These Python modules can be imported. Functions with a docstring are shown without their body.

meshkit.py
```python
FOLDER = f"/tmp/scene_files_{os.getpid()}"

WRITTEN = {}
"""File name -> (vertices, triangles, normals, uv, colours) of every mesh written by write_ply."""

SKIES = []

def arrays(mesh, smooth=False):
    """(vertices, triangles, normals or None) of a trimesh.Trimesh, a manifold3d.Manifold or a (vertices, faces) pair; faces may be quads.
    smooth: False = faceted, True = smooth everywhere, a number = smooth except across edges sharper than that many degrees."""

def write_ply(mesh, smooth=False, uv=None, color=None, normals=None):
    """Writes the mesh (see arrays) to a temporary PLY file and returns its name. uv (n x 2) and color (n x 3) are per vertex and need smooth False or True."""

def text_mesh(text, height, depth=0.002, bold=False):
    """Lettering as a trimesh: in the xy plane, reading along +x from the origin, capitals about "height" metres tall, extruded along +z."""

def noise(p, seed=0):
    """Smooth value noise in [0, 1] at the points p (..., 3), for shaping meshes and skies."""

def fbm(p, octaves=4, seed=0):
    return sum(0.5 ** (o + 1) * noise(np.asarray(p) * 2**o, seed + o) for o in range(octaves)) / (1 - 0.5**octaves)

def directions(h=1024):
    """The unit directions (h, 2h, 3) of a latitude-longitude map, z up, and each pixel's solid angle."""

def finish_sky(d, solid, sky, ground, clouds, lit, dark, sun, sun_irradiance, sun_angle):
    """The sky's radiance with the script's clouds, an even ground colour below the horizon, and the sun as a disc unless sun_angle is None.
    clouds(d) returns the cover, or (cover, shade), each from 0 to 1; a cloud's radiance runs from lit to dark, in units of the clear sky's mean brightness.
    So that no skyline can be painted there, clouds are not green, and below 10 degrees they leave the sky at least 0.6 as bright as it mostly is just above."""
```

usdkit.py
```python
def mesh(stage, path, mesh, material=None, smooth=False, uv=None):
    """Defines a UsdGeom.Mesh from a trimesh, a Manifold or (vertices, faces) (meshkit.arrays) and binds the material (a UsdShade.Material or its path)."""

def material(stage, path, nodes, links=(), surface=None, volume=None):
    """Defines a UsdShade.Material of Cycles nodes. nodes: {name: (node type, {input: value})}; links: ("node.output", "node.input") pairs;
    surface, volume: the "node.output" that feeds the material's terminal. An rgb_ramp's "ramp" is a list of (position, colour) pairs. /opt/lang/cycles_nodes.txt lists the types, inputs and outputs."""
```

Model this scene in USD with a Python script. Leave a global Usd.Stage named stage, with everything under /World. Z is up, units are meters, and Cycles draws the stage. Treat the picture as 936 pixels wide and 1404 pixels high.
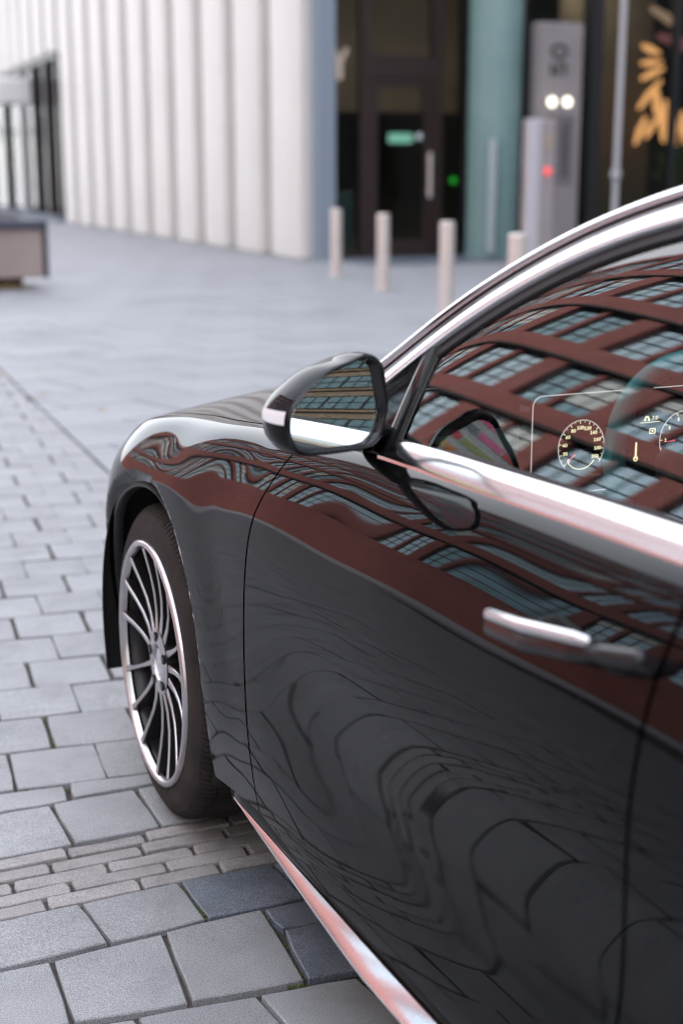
import math, random
import numpy as np
import trimesh, shapely, manifold3d, usdkit, meshkit
from shapely.geometry import Polygon, Point, LineString, box as sbox
from scipy.interpolate import PchipInterpolator, CubicSpline
from pxr import Usd, UsdGeom, UsdLux, UsdShade, Gf, Sdf, Vt

stage = Usd.Stage.CreateInMemory()
UsdGeom.SetStageUpAxis(stage, UsdGeom.Tokens.z)
UsdGeom.SetStageMetersPerUnit(stage, 1.0)
UsdGeom.Xform.Define(stage, '/World')
UsdGeom.Scope.Define(stage, '/World/Looks')
rng = random.Random(7)
nrng = np.random.default_rng(7)

# ------------------------------------------------------------------ camera
YAW, PITCH = math.radians(25.0), math.atan((702 - 237) / 1950.0)
CAM = np.array([-.845, -2.80, 1.37])
fwd = np.array([math.sin(YAW) * math.cos(PITCH), math.cos(YAW) * math.cos(PITCH), -math.sin(PITCH)])
rgt = np.array([math.cos(YAW), -math.sin(YAW), 0.0])
upv = np.cross(rgt, fwd)
cam = UsdGeom.Camera.Define(stage, '/World/camera')
cam.CreateHorizontalApertureAttr(24.0)
cam.CreateVerticalApertureAttr(36.0)
cam.CreateFocalLengthAttr(50.0)
cam.CreateFStopAttr(2.5)
cam.CreateFocusDistanceAttr(2.55)
cam.CreateClippingRangeAttr(Gf.Vec2f(0.05, 500))
cam.CreateExposureAttr(2.5)
M = Gf.Matrix4d(*rgt, 0, *upv, 0, *(-fwd), 0, *CAM, 1)
UsdGeom.Xformable(cam).AddTransformOp().Set(M)

# ------------------------------------------------------------------ light
SUN_EL, SUN_DIR = math.radians(42), np.array([1.0, 0.05])
SUN_AZ = math.atan2(SUN_DIR[0], SUN_DIR[1])
sky_mat = usdkit.material(stage, '/World/Looks/sky_material', {
    'sky': ('sky_texture', {'sky_type': 'single_scattering', 'sun_disc': False, 'sun_elevation': SUN_EL, 'sun_rotation': SUN_AZ}),
    'tc': ('texture_coordinate', {}),
    'n': ('noise_texture', {'scale': 1.6, 'detail': 6.0, 'roughness': 0.55}),
    'r': ('rgb_ramp', {'ramp': [(0.30, (0.35,) * 3), (0.58, (0.95,) * 3)]}),
    'mx': ('mix', {'color2': (5.6, 5.7, 6.0)}),
    'bg': ('background_shader', {'strength': 0.1})},
    [('tc.generated', 'n.vector'), ('n.fac', 'r.fac'), ('r.color', 'mx.fac'), ('sky.color', 'mx.color1'), ('mx.color', 'bg.color')],
    surface='bg.background')
dome = UsdLux.DomeLight.Define(stage, '/World/sky')
dome.CreateIntensityAttr(1.0)
UsdShade.MaterialBindingAPI.Apply(dome.GetPrim()).Bind(sky_mat)
dome.GetPrim().SetCustomDataByKey('label', 'pale bright overcast sky above the plaza')
dome.GetPrim().SetCustomDataByKey('category', 'sky')
dome.GetPrim().SetCustomDataByKey('kind', 'structure')
sun = UsdLux.DistantLight.Define(stage, '/World/sun')
sun.CreateIntensityAttr(0.50)
sun.CreateAngleAttr(1.5)
sun.CreateColorAttr(Gf.Vec3f(1.0, 0.95, 0.88))
sun.GetPrim().CreateAttribute('inputs:normalize', Sdf.ValueTypeNames.Bool).Set(True)
_s = np.array([*(SUN_DIR / np.linalg.norm(SUN_DIR) * math.cos(SUN_EL)), math.sin(SUN_EL)])
_x = np.cross([0, 0, 1.0], _s); _x /= np.linalg.norm(_x); _y = np.cross(_s, _x)
UsdGeom.Xformable(sun).AddTransformOp().Set(Gf.Matrix4d(*_x, 0, *_y, 0, *_s, 0, 0, 0, 30, 1))

# ------------------------------------------------------------------ materials
def mat(name, base, rough=0.5, metallic=0.0, **kw):
    inp = {'base_color': base, 'roughness': rough, 'metallic': metallic}
    inp.update(kw)
    return usdkit.material(stage, f'/World/Looks/{name}', {'p': ('principled_bsdf', inp)}, [], surface='p.BSDF')

def emit(name, color, strength):
    return usdkit.material(stage, f'/World/Looks/{name}', {'e': ('emission', {'color': color, 'strength': strength})}, [], surface='e.emission')

def noisy(name, c1, c2, scale=8.0, rough=0.6, bump=0.0, bscale=60.0, bdist=0.003, detail=6.0, metallic=0.0, rnd=0.0, speck=None, stain=None, stretch=None, **kw):
    """Two-tone noise in object space, fine relief, and a brightness that varies per object."""
    n = {'tc': ('texture_coordinate', {}), 'n': ('noise_texture', {'scale': scale, 'detail': detail, 'roughness': 0.6}),
         'r': ('rgb_ramp', {'ramp': [(0.3, c1), (0.7, c2)]}), 'p': ('principled_bsdf', {'roughness': rough, 'metallic': metallic, **kw})}
    vec = 'tc.object'
    L = []
    if stretch:
        n['mp'] = ('mapping', {'scale': stretch}); L.append((vec, 'mp.vector')); vec = 'mp.vector'
    L += [(vec, 'n.vector'), ('n.fac', 'r.fac')]
    out = 'r.color'
    if speck:
        n['sn'] = ('noise_texture', {'scale': speck[0], 'detail': 2.0})
        n['sr'] = ('rgb_ramp', {'ramp': [(0.38, (speck[1],) * 3), (0.5, (1.0,) * 3), (0.64, (speck[2],) * 3)]})
        n['sm'] = ('mix', {'mix_type': 'multiply', 'fac': 1.0})
        L += [('tc.object', 'sn.vector'), ('sn.fac', 'sr.fac'), (out, 'sm.color1'), ('sr.color', 'sm.color2')]
        out = 'sm.color'
    if stain:
        n['tn'] = ('noise_texture', {'scale': stain[0], 'detail': 7.0, 'roughness': 0.62, 'distortion': 0.6})
        n['tr'] = ('rgb_ramp', {'ramp': [(0.30, (stain[1],) * 3), (0.48, (0.97,) * 3), (0.62, (1.0,) * 3), (0.74, (1.08,) * 3)]})
        n['tm'] = ('mix', {'mix_type': 'multiply', 'fac': 1.0})
        n['gp'] = ('geometry', {})
        L += [('gp.position', 'tn.vector'), ('tn.fac', 'tr.fac'), (out, 'tm.color1'), ('tr.color', 'tm.color2')]
        out = 'tm.color'
    if rnd:
        n['oi'] = ('object_info', {})
        n['mr'] = ('map_range', {'from_min': 0.0, 'from_max': 1.0, 'to_min': 1 - rnd, 'to_max': 1 + rnd})
        n['cc'] = ('combine_color', {})
        n['mm'] = ('mix', {'mix_type': 'multiply', 'fac': 1.0})
        L += [('oi.random', 'mr.value'), ('mr.result', 'cc.r'), ('mr.result', 'cc.g'), ('mr.result', 'cc.b'), (out, 'mm.color1'), ('cc.color', 'mm.color2')]
        out = 'mm.color'
    L.append((out, 'p.base_color'))
    if bump:
        n['bn'] = ('noise_texture', {'scale': bscale, 'detail': 5.0, 'roughness': 0.65})
        n['b'] = ('bump', {'strength': bump, 'distance': bdist})
        L += [('tc.object', 'bn.vector'), ('bn.fac', 'b.height'), ('b.normal', 'p.normal')]
    return usdkit.material(stage, f'/World/Looks/{name}', n, L, surface='p.BSDF')

def pane(name, tint, ior, refl=(1, 1, 1)):
    return usdkit.material(stage, f'/World/Looks/{name}', {
        't': ('transparent_bsdf', {'color': tint}), 'g': ('glossy_bsdf', {'color': refl, 'roughness': 0.0}),
        'f': ('fresnel', {'IOR': ior}), 'm': ('mix_closure', {})},
        [('f.fac', 'm.fac'), ('t.BSDF', 'm.closure1'), ('g.BSDF', 'm.closure2')], surface='m.closure')

PAINT = noisy('black_paint', (0.0006, 0.0006, 0.0008), (0.0022, 0.0021, 0.0021), 3.2, 0.02, detail=9, ior=1.31, specular_tint=(0.86, 0.91, 1.0))
CHROME = mat('chrome', (0.74, 0.75, 0.77), 0.08, 1.0)
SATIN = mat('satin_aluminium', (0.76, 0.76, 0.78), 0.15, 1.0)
MIRROR = mat('mirror_glass', (0.80, 0.86, 0.86), 0.0, 1.0)
TRIM = mat('black_trim', (0.012, 0.012, 0.014), 0.35)
GLOSSBLACK = mat('gloss_black', (0.006, 0.006, 0.007), 0.06)
DARK = mat('dark_inner', (0.006, 0.006, 0.006), 0.9)
LEATHER = noisy('black_leather', (0.010, 0.009, 0.010), (0.018, 0.015, 0.016), 30, 0.45, 0.25, 180, 0.0008)
RUBBER = noisy('tyre_rubber', (0.016, 0.013, 0.013), (0.036, 0.028, 0.027), 14, 0.8, 0.3, 240, 0.0006, specular_ior_level=0.2)
ALLOY = noisy('machined_alloy', (0.50, 0.47, 0.48), (0.60, 0.565, 0.575), 22, 0.24, metallic=1.0)
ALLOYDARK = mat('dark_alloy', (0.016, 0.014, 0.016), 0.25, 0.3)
DISC = mat('brake_disc', (0.50, 0.47, 0.45), 0.38, 1.0)
COPPER = mat('copper_bolt', (0.75, 0.28, 0.08), 0.3, 1.0)
SIDEGLASS = pane('side_glass', (0.56, 0.70, 0.70), 2.0)
WINDSCREEN = pane('windscreen_glass', (0.42, 0.54, 0.53), 1.6)
LENS = mat('lamp_lens', (0.80, 0.81, 0.84), 0.10, 0.5)
WHITELENS = mat('indicator_lens', (0.75, 0.73, 0.76), 0.12)
SKYLITRIM = mat('skylit_rim_leather', (0.12, 0.48, 0.50), 0.25)  # teal of the sky reflected on the rim, put into its base colour
SCREEN = mat('display_screen', (0.010, 0.006, 0.007), 0.15)
LINE = emit('display_line', (1.0, 0.82, 0.80), 0.22)
NUM = emit('display_number', (1.0, 0.76, 0.46), 0.36)
NEEDLE = emit('display_needle', (1.0, 0.10, 0.18), 0.30)

GRANITE = noisy('granite_paver', (0.245, 0.248, 0.260), (0.305, 0.307, 0.318), 5.0, 0.62, 0.45, 260, 0.0012, rnd=0.08, speck=(420, 0.66, 1.32), stain=(6.5, 0.76))
SHADEPAVER = noisy('shaded_paver', (0.10, 0.115, 0.145), (0.17, 0.185, 0.22), 7.0, 0.5, 0.45, 220, 0.0012, rnd=0.08, speck=(420, 0.55, 1.6), stain=(6.0, 0.7))  # dark pavers; the shade beside the sill is put into this colour
CLINKER = noisy('clinker_brick', (0.27, 0.252, 0.25), (0.345, 0.322, 0.318), 9.0, 0.7, 0.5, 200, 0.0015, rnd=0.09, speck=(320, 0.75, 1.2), stain=(9.0, 0.72))
JOINT = noisy('joint_soil', (0.045, 0.038, 0.034), (0.095, 0.08, 0.07), 18, 0.95, 0.6, 90, 0.004)
MOSS = noisy('moss', (0.05, 0.085, 0.015), (0.11, 0.15, 0.03), 60, 0.9, 0.6, 200, 0.003)
FARPAVE = noisy('plaza_slab', (0.245, 0.253, 0.275), (0.30, 0.306, 0.328), 1.1, 0.6, 0.3, 80, 0.002, rnd=0.06, speck=(160, 0.85, 1.12), stain=(0.8, 0.80))
WHITEPANEL = noisy('white_panel', (0.545, 0.532, 0.515), (0.585, 0.572, 0.552), 0.8, 0.5, rnd=0.02)
GREYJAMB = mat('grey_jamb', (0.22, 0.265, 0.32), 0.45)
FRAMERED = mat('brown_frame', (0.016, 0.007, 0.006), 0.5)
FRAMEDARK = mat('dark_frame', (0.012, 0.012, 0.014), 0.4)
TEALCOL = noisy('teal_column', (0.15, 0.255, 0.25), (0.20, 0.31, 0.30), 1.2, 0.35)
STEEL = noisy('brushed_steel', (0.66, 0.60, 0.56), (0.74, 0.67, 0.62), 3.0, 0.42, metallic=0.65)
TOTEM = noisy('totem_grey', (0.25, 0.225, 0.23), (0.29, 0.265, 0.27), 1.5, 0.45)
TOTEMDARK = mat('totem_panel', (0.17, 0.155, 0.165), 0.5)
LETTER = mat('totem_letter', (0.028, 0.026, 0.018), 0.5)
POST = noisy('pillar_grey', (0.32, 0.285, 0.285), (0.37, 0.33, 0.33), 2.0, 0.4)
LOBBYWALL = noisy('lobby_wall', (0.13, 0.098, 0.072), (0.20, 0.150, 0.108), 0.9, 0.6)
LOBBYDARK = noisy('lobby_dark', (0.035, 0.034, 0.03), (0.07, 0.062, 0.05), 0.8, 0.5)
SHOPGLASS = pane('shop_glass', (0.66, 0.70, 0.68), 1.22)
BRICKRED = noisy('red_brick_wall', (0.165, 0.052, 0.046), (0.235, 0.077, 0.067), 0.7, 0.85, 0.4, 12, 0.01, detail=8)
BANDSHADE = mat('band_shade', (0.018, 0.010, 0.010), 0.8)
SAND = noisy('sandstone', (0.30, 0.215, 0.15), (0.38, 0.29, 0.21), 0.6, 0.85)
OFFICEGLASS = usdkit.material(stage, '/World/Looks/office_glass', {
    'd': ('principled_bsdf', {'base_color': (0.05, 0.10, 0.11), 'roughness': 0.06}), 'g': ('glossy_bsdf', {'color': (0.80, 0.96, 1.0), 'roughness': 0.02}), 'm': ('mix_closure', {'fac': 0.72})},
    [('d.BSDF', 'm.closure1'), ('g.BSDF', 'm.closure2')], surface='m.closure')
DIMGLASS = usdkit.material(stage, '/World/Looks/far_window_glass', {
    'd': ('principled_bsdf', {'base_color': (0.03, 0.05, 0.055), 'roughness': 0.06}), 'g': ('glossy_bsdf', {'color': (0.55, 0.80, 0.85), 'roughness': 0.02}), 'm': ('mix_closure', {'fac': 0.5})},
    [('d.BSDF', 'm.closure1'), ('g.BSDF', 'm.closure2')], surface='m.closure')
PLANTERBOX = noisy('planter_panel', (0.30, 0.24, 0.225), (0.36, 0.29, 0.27), 3, 0.55)
SOIL = noisy('soil', (0.03, 0.02, 0.015), (0.08, 0.06, 0.04), 40, 0.9)
DRYLEAF = noisy('dry_leaf', (0.26, 0.15, 0.05), (0.42, 0.28, 0.10), 20, 0.7)
SHOPGREY = mat('shop_curtain', (0.50, 0.50, 0.53), 0.5)
GREENLEAF = noisy('green_leaf', (0.06, 0.20, 0.04), (0.11, 0.28, 0.06), 10, 0.5)

# ------------------------------------------------------------------ scene helpers
used = {}
def numbered(parent, name):
    k = (str(parent), name)
    n = used.get(k, -1) + 1
    used[k] = n
    return f'{parent}/{name}' if n == 0 else f'{parent}/{name}_{n:03d}'

def tag(p, label=None, cat=None, group=None, kind=None):
    p = p.GetPrim() if hasattr(p, 'GetPrim') else p
    for k, v in (('label', label), ('category', cat), ('group', group), ('kind', kind)):
        if v:
            p.SetCustomDataByKey(k, v)
    return p

def xf(name, loc=(0, 0, 0), rz=0.0, parent='/World', **t):
    path = numbered(parent, name)
    x = UsdGeom.Xform.Define(stage, path)
    if any(loc) or rz:
        x.AddTranslateOp().Set(Gf.Vec3d(*map(float, loc)))
        if rz:
            x.AddRotateZOp().Set(math.degrees(rz))
    tag(x, **t)
    return path

def obj(name, mesh, material, parent='/World', smooth=False, normals=None, loc=None, **t):
    path = numbered(parent, name)
    m = usdkit.mesh(stage, path, mesh, material, smooth)
    if normals is not None:
        m.CreateNormalsAttr(Vt.Vec3fArray.FromNumpy(np.asarray(normals, np.float32)))
        m.SetNormalsInterpolation('vertex')
    if loc is not None:
        UsdGeom.Xformable(m).AddTranslateOp().Set(Gf.Vec3d(*map(float, loc)))
    tag(m, **t)
    return path

def copy(src, name, loc, rz=0.0, parent='/World', scale=None, **t):
    path = numbered(parent, name)
    x = UsdGeom.Xform.Define(stage, path)
    x.AddTranslateOp().Set(Gf.Vec3d(*map(float, loc)))
    if rz:
        x.AddRotateZOp().Set(math.degrees(rz))
    if scale is not None:
        x.AddScaleOp().Set(Gf.Vec3f(*scale))
    x.GetPrim().GetReferences().AddInternalReference(src)
    x.GetPrim().SetInstanceable(True)
    tag(x, **t)
    return path

cat = trimesh.util.concatenate
def bx(x0, y0, z0, x1, y1, z1):
    m = trimesh.creation.box([x1 - x0, y1 - y0, z1 - z0])
    m.apply_translation([(x0 + x1) / 2, (y0 + y1) / 2, (z0 + z1) / 2])
    return m

def cbx(x0, y0, z0, x1, y1, z1, c=0.004):
    """A box with chamfered edges."""
    P = []
    for a, b, d in ((c, 0, 0), (0, c, 0), (0, 0, c)):
        e = [c, c, c]
        for i, v in enumerate((a, b, d)):
            if v: e[i] = 0
        e = [c if v == 0 else 0 for v in (a, b, d)]
        for X in (x0 + e[0], x1 - e[0]):
            for Y in (y0 + e[1], y1 - e[1]):
                for Z in (z0 + e[2], z1 - e[2]):
                    P.append((X, Y, Z))
    return trimesh.convex.convex_hull(np.array(P))

def cyl(p, q, r, n=24, r2=None):
    """A cylinder or a cone from p to q."""
    p, q = np.asarray(p, float), np.asarray(q, float)
    d = q - p; L = np.linalg.norm(d); d /= L
    a = np.cross(d, [0, 0, 1.0] if abs(d[2]) < .9 else [1.0, 0, 0]); a /= np.linalg.norm(a); b = np.cross(d, a)
    t = np.linspace(0, 2 * np.pi, n, endpoint=False)
    ring = np.cos(t)[:, None] * a + np.sin(t)[:, None] * b
    r2 = r if r2 is None else r2
    V = np.vstack([p + r * ring, q + r2 * ring, [p], [q]])
    F = []
    for i in range(n):
        j = (i + 1) % n
        F += [[i, j, n + j], [i, n + j, n + i], [2 * n, j, i], [2 * n + 1, n + i, n + j]]
    m = trimesh.Trimesh(V, F, process=False); m.fix_normals(); return m

def tube(pts, r, n=10, closed=False):
    pts = np.asarray(pts, float); k = len(pts)
    r = np.broadcast_to(np.asarray(r, float), (k,))
    T = np.gradient(pts, axis=0)
    if closed:
        T = np.roll(pts, -1, 0) - np.roll(pts, 1, 0)
    T /= np.linalg.norm(T, axis=1, keepdims=True)
    up = np.array([0, 0, 1.0]) if abs(T[:, 2]).max() < .95 else np.array([0.3, 1.0, 0.1])
    A = np.cross(T, up); A /= np.linalg.norm(A, axis=1, keepdims=True); B = np.cross(A, T)
    t = np.linspace(0, 2 * np.pi, n, endpoint=False)
    V = (pts[:, None] + r[:, None, None] * (np.cos(t)[None, :, None] * A[:, None] + np.sin(t)[None, :, None] * B[:, None])).reshape(-1, 3)
    F = []
    for i in range(k if closed else k - 1):
        i2 = (i + 1) % k
        for j in range(n):
            j2 = (j + 1) % n
            F += [[i * n + j, i2 * n + j, i2 * n + j2], [i * n + j, i2 * n + j2, i * n + j2]]
    if not closed:
        V = np.vstack([V, pts[:1], pts[-1:]])
        for j in range(n):
            j2 = (j + 1) % n
            F += [[k * n, j, j2], [k * n + 1, (k - 1) * n + j2, (k - 1) * n + j]]
    m = trimesh.Trimesh(V, F, process=False); m.fix_normals(); return m

def grid(P, close_u=False, close_v=False):
    """A sheet through an array of points (nu, nv, 3)."""
    nu, nv = P.shape[:2]
    F = []
    for i in range(nu if close_u else nu - 1):
        for j in range(nv if close_v else nv - 1):
            a, b, c_, d = i * nv + j, ((i + 1) % nu) * nv + j, ((i + 1) % nu) * nv + (j + 1) % nv, i * nv + (j + 1) % nv
            F += [[a, b, c_], [a, c_, d]]
    return trimesh.Trimesh(P.reshape(-1, 3), F, process=False)

def hull_spheres(pts, r, sub=3):
    s = trimesh.creation.icosphere(sub)
    r = np.broadcast_to(r, (len(pts),))
    return trimesh.convex.convex_hull(np.vstack([s.vertices * rr + np.asarray(p) for p, rr in zip(pts, r)]))

def prism(poly, depth, origin, ex, ey):
    """Extrudes a 2-D polygon by depth along ex x ey from a plane with the axes ex, ey."""
    m = trimesh.creation.extrude_polygon(poly, depth, engine='earcut')
    ex, ey = np.asarray(ex, float), np.asarray(ey, float); ez = np.cross(ex, ey)
    T = np.eye(4); T[:3, 0], T[:3, 1], T[:3, 2], T[:3, 3] = ex, ey, ez, origin
    m.apply_transform(T); return m

def text(s, h, origin, ex, ey, depth=0.002, bold=False, center=True):
    m = meshkit.text_mesh(s, h, depth, bold)
    if center:
        m.apply_translation([-(m.bounds[0, 0] + m.bounds[1, 0]) / 2, -(m.bounds[0, 1] + m.bounds[1, 1]) / 2, 0])
    ex, ey = np.asarray(ex, float), np.asarray(ey, float); ez = np.cross(ex, ey)
    T = np.eye(4); T[:3, 0], T[:3, 1], T[:3, 2], T[:3, 3] = ex, ey, ez, origin
    m.apply_transform(T); return m

# ================================================================== THE GROUND
PAVE = xf('pavement', kind='structure', label='grey granite paving of the plaza', cat='pavement')
base = grid(np.array([[[x, y, -0.014] for y in (-60, -8, 0, 8, 60)] for x in (-45, -6, 0, 6, 60)], float))
if base.face_normals[:, 2].mean() < 0: base.invert()
obj('joint_bed', base, JOINT, PAVE)

def stone(poly, mat_, z=0.0, thick=0.05, cham=0.0028, jag=0.0012, name='paver', seed=0, tilt=0.003, parent=PAVE, gap=0.0022):
    """One paving stone: a slightly worn outline, a chamfer and its own tilt; a mesh of its own at its own place."""
    r = np.random.default_rng(seed)
    P = np.asarray(poly, float)
    if Polygon(P).exterior.is_ccw is False: P = P[::-1]
    g = Polygon(P).buffer(-gap, join_style=2)
    if g.is_empty: return None
    P = np.array(g.exterior.coords)[:-1]
    if not g.exterior.is_ccw: P = P[::-1]
    out = []
    for a, b in zip(P, np.roll(P, -1, 0)):
        L = np.linalg.norm(b - a)
        k = 3 if L > .12 else 2
        n_ = np.array([-(b - a)[1], (b - a)[0]]) / max(L, 1e-9)
        for i in range(k):
            t = (i + (0.12 if i else 0) + r.uniform(-.08, .08) * (i > 0)) / k
            q = a + (b - a) * t
            chip = abs(r.normal(0, jag)) * (2.4 if r.random() < .12 else 1)
            if i == 0: chip *= 0.8; q = q + (P.mean(0) - q) / np.linalg.norm(P.mean(0) - q) * 0.004
            out.append(q + n_ * chip)
    O = np.array(out); c0 = O.mean(0); n = len(O)
    I = c0 + (O - c0) * (1 - cham / np.maximum(np.linalg.norm(O - c0, axis=1), .02))[:, None]
    tx, ty = r.normal(0, tilt, 2); z0 = z + r.normal(0, .0012)
    h = lambda Q: z0 + (Q - c0) @ [tx, ty]
    V = np.vstack([np.c_[I - c0, h(I)], np.c_[O - c0, h(O) - cham * .8], np.c_[O - c0, h(O) - thick], [[0, 0, z0]]])
    F = []
    for i in range(n):
        j = (i + 1) % n
        F += [[3 * n, i, j], [i, n + i, n + j], [i, n + j, j], [n + i, 2 * n + i, 2 * n + j], [n + i, 2 * n + j, n + j]]
    return obj(name, trimesh.Trimesh(V, F, process=False), mat_, parent, loc=(c0[0], c0[1], 0)) if parent else (trimesh.Trimesh(V + [c0[0], c0[1], 0], F, process=False))

count = 0
stuff = []
def add_stone(poly, mat_, **k):
    global count
    poly = np.asarray(poly, float)
    k.setdefault('seed', int(abs(poly.sum()) * 1e4) % 999983 + count)
    count += 1
    stone(poly, mat_, **k)

# --- field A: rows turned by seven degrees, in front of and beside the front wheel
SEAM0, SEAM1 = np.array([0.70, 0.70]), np.array([1.224, 7.41])
def seam_x(y): return SEAM0[0] + (SEAM1[0] - SEAM0[0]) * (y - SEAM0[1]) / (SEAM1[1] - SEAM0[1])
a7 = math.radians(-7.0)
U, Vv = np.array([math.cos(a7), math.sin(a7)]), np.array([-math.sin(a7), math.cos(a7)])
origin = np.array([-0.105, 0.444])
E_LINE = Polygon([(-9, 0.139), (9, 0.139), (9, 60), (-9, 60)])
far_left = []
for r_ in range(-4, 34):
    off = 0.0 if r_ % 2 == 0 else 0.092
    for k in range(-28, 14):
        a = origin + U * (k * 0.2115 + off + 0.006 * math.sin(r_ * 3.1 + k)) + Vv * (r_ * 0.2215)
        P = np.array([a, a + U * 0.2115, a + U * 0.2115 + Vv * 0.2215, a + Vv * 0.2215])
        g = Polygon(P)
        cx, cy = P.mean(0)
        if cx > seam_x(cy) - .14:
            g = g.intersection(Polygon([(-9, -2), (seam_x(-2), -2), (seam_x(30), 30), (-9, 30)]))
            if g.geom_type != 'Polygon' or g.area < .006: continue
            P = np.array(g.exterior.coords)[:-1]
        cx, cy = P.mean(0)
        if cx > seam_x(cy) + 0.13: continue
        if r_ <= 0:
            lim = 0.139 if r_ < -1 else 0.139
            g = g.intersection(E_LINE)
            if g.is_empty or g.area < 0.004 or g.geom_type != 'Polygon': continue
            P = np.array(g.exterior.coords)[:-1]
        # what the lens can plausibly see is built stone by stone, the rest joined
        d = np.array([cx, cy, 0]) - CAM
        z_ = d @ fwd; sx = (d @ rgt) / z_
        if z_ > 0 and abs(sx) < 0.29 and cy < 4.6:
            add_stone(P, GRANITE)
        elif cy < 8.45 and cx > -5.2:
            far_left.append(P)
# --- narrow row above row E is clipped by E_LINE; row between E and the clinker gutter
for k, (x0, x1) in enumerate([(-1.07, -.845), (-.845, -.64), (-.64, -.405), (-.405, -.194), (-.194, -.001), (-.001, .205), (.205, .41), (.41, .62), (.62, .83)]):
    if k == 0: extra = [[(q, -.080), (q + .207, -.080), (q + .209, .136), (q + .002, .136)] for q in [-1.07 - .207 * j for j in range(1, 22)] + [.83 + .207 * j for j in range(6)]]
    add_stone([(x0, -.080), (x1, -.080), (x1 + .002, .136), (x0 + .002, .136)], GRANITE, jag=.002)
# --- clinker gutter: five courses of thin bricks
for r_, (y0, y1) in enumerate([(-.1285, -.082), (-.177, -.1285), (-.226, -.177), (-.275, -.226), (-.325, -.275)]):
    x = -1.3 + [0, .09, .035, .12, .06][r_]
    while x < 1.0:
        w = .165 + .045 * rng.random()
        sag = -0.006 * (1 - abs(r_ - 2) / 3)
        add_stone([(x, y0 + .0015), (x + w, y0 - .001), (x + w, y1), (x, y1 + .001)], CLINKER, name='brick', z=sag, jag=.0022, tilt=.005, cham=.003, gap=.0018)
        x += w
for r_, (y0, y1) in enumerate([(-.1285, -.082), (-.177, -.1285), (-.226, -.177), (-.275, -.226), (-.325, -.275)]):
    bricks = []
    for j in range(28):
        q = -1.3 + [0, .09, .035, .12, .06][r_] - .19 * (j + 1); bricks.append([(q, y0), (q + .19, y0), (q + .19, y1), (q, y1)])
    far_left += bricks[:0]; gut = (gut if r_ else []) + bricks + [[(1.1 + .19 * j, y0), (1.29 + .19 * j, y0), (1.29 + .19 * j, y1), (1.1 + .19 * j, y1)] for j in range(6)]
for j in range(22):
    q = -.60 - .205 * j
    far_left += [[(q - .205, -.498), (q, -.500), (q, -.332), (q - .205, -.332)], [(q - .18, -.70 + .0), (q + .025, -.703), (q + .03, -.505), (q - .17, -.502)]]
    if j: far_left.append([(q - .17, -.935), (q + .03, -.945), (q + .02, -.71), (q - .18, -.71)])
far_left += extra
# --- field B: near stones, rows as measured
rowB = lambda x: -0.741 - .115 * (x + .25)
add_stone([(-.62, -.500), (-.45, -.500), (-.436, -.329), (-.60, -.332)], GRANITE)
add_stone([(-.45, -.502), (-.236, -.496), (-.249, -.327), (-.436, -.329)], GRANITE)
add_stone([(-.236, -.496), (-.045, -.490), (-.048, -.325), (-.249, -.327)], GRANITE)
add_stone([(-.045, -.490), (.158, -.492), (.15, -.327), (-.048, -.325)], SHADEPAVER)
add_stone([(.158, -.492), (.37, -.49), (.36, -.327), (.15, -.327)], SHADEPAVER)
add_stone([(.37, -.49), (.60, -.49), (.60, -.327), (.36, -.327)], SHADEPAVER)
add_stone([(-.57, -.70), (-.362, -.716), (-.348, -.506), (-.55, -.502)], GRANITE)
add_stone([(-.362, -.716), (-.166, -.742), (-.137, -.500), (-.348, -.506)], GRANITE)
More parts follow.
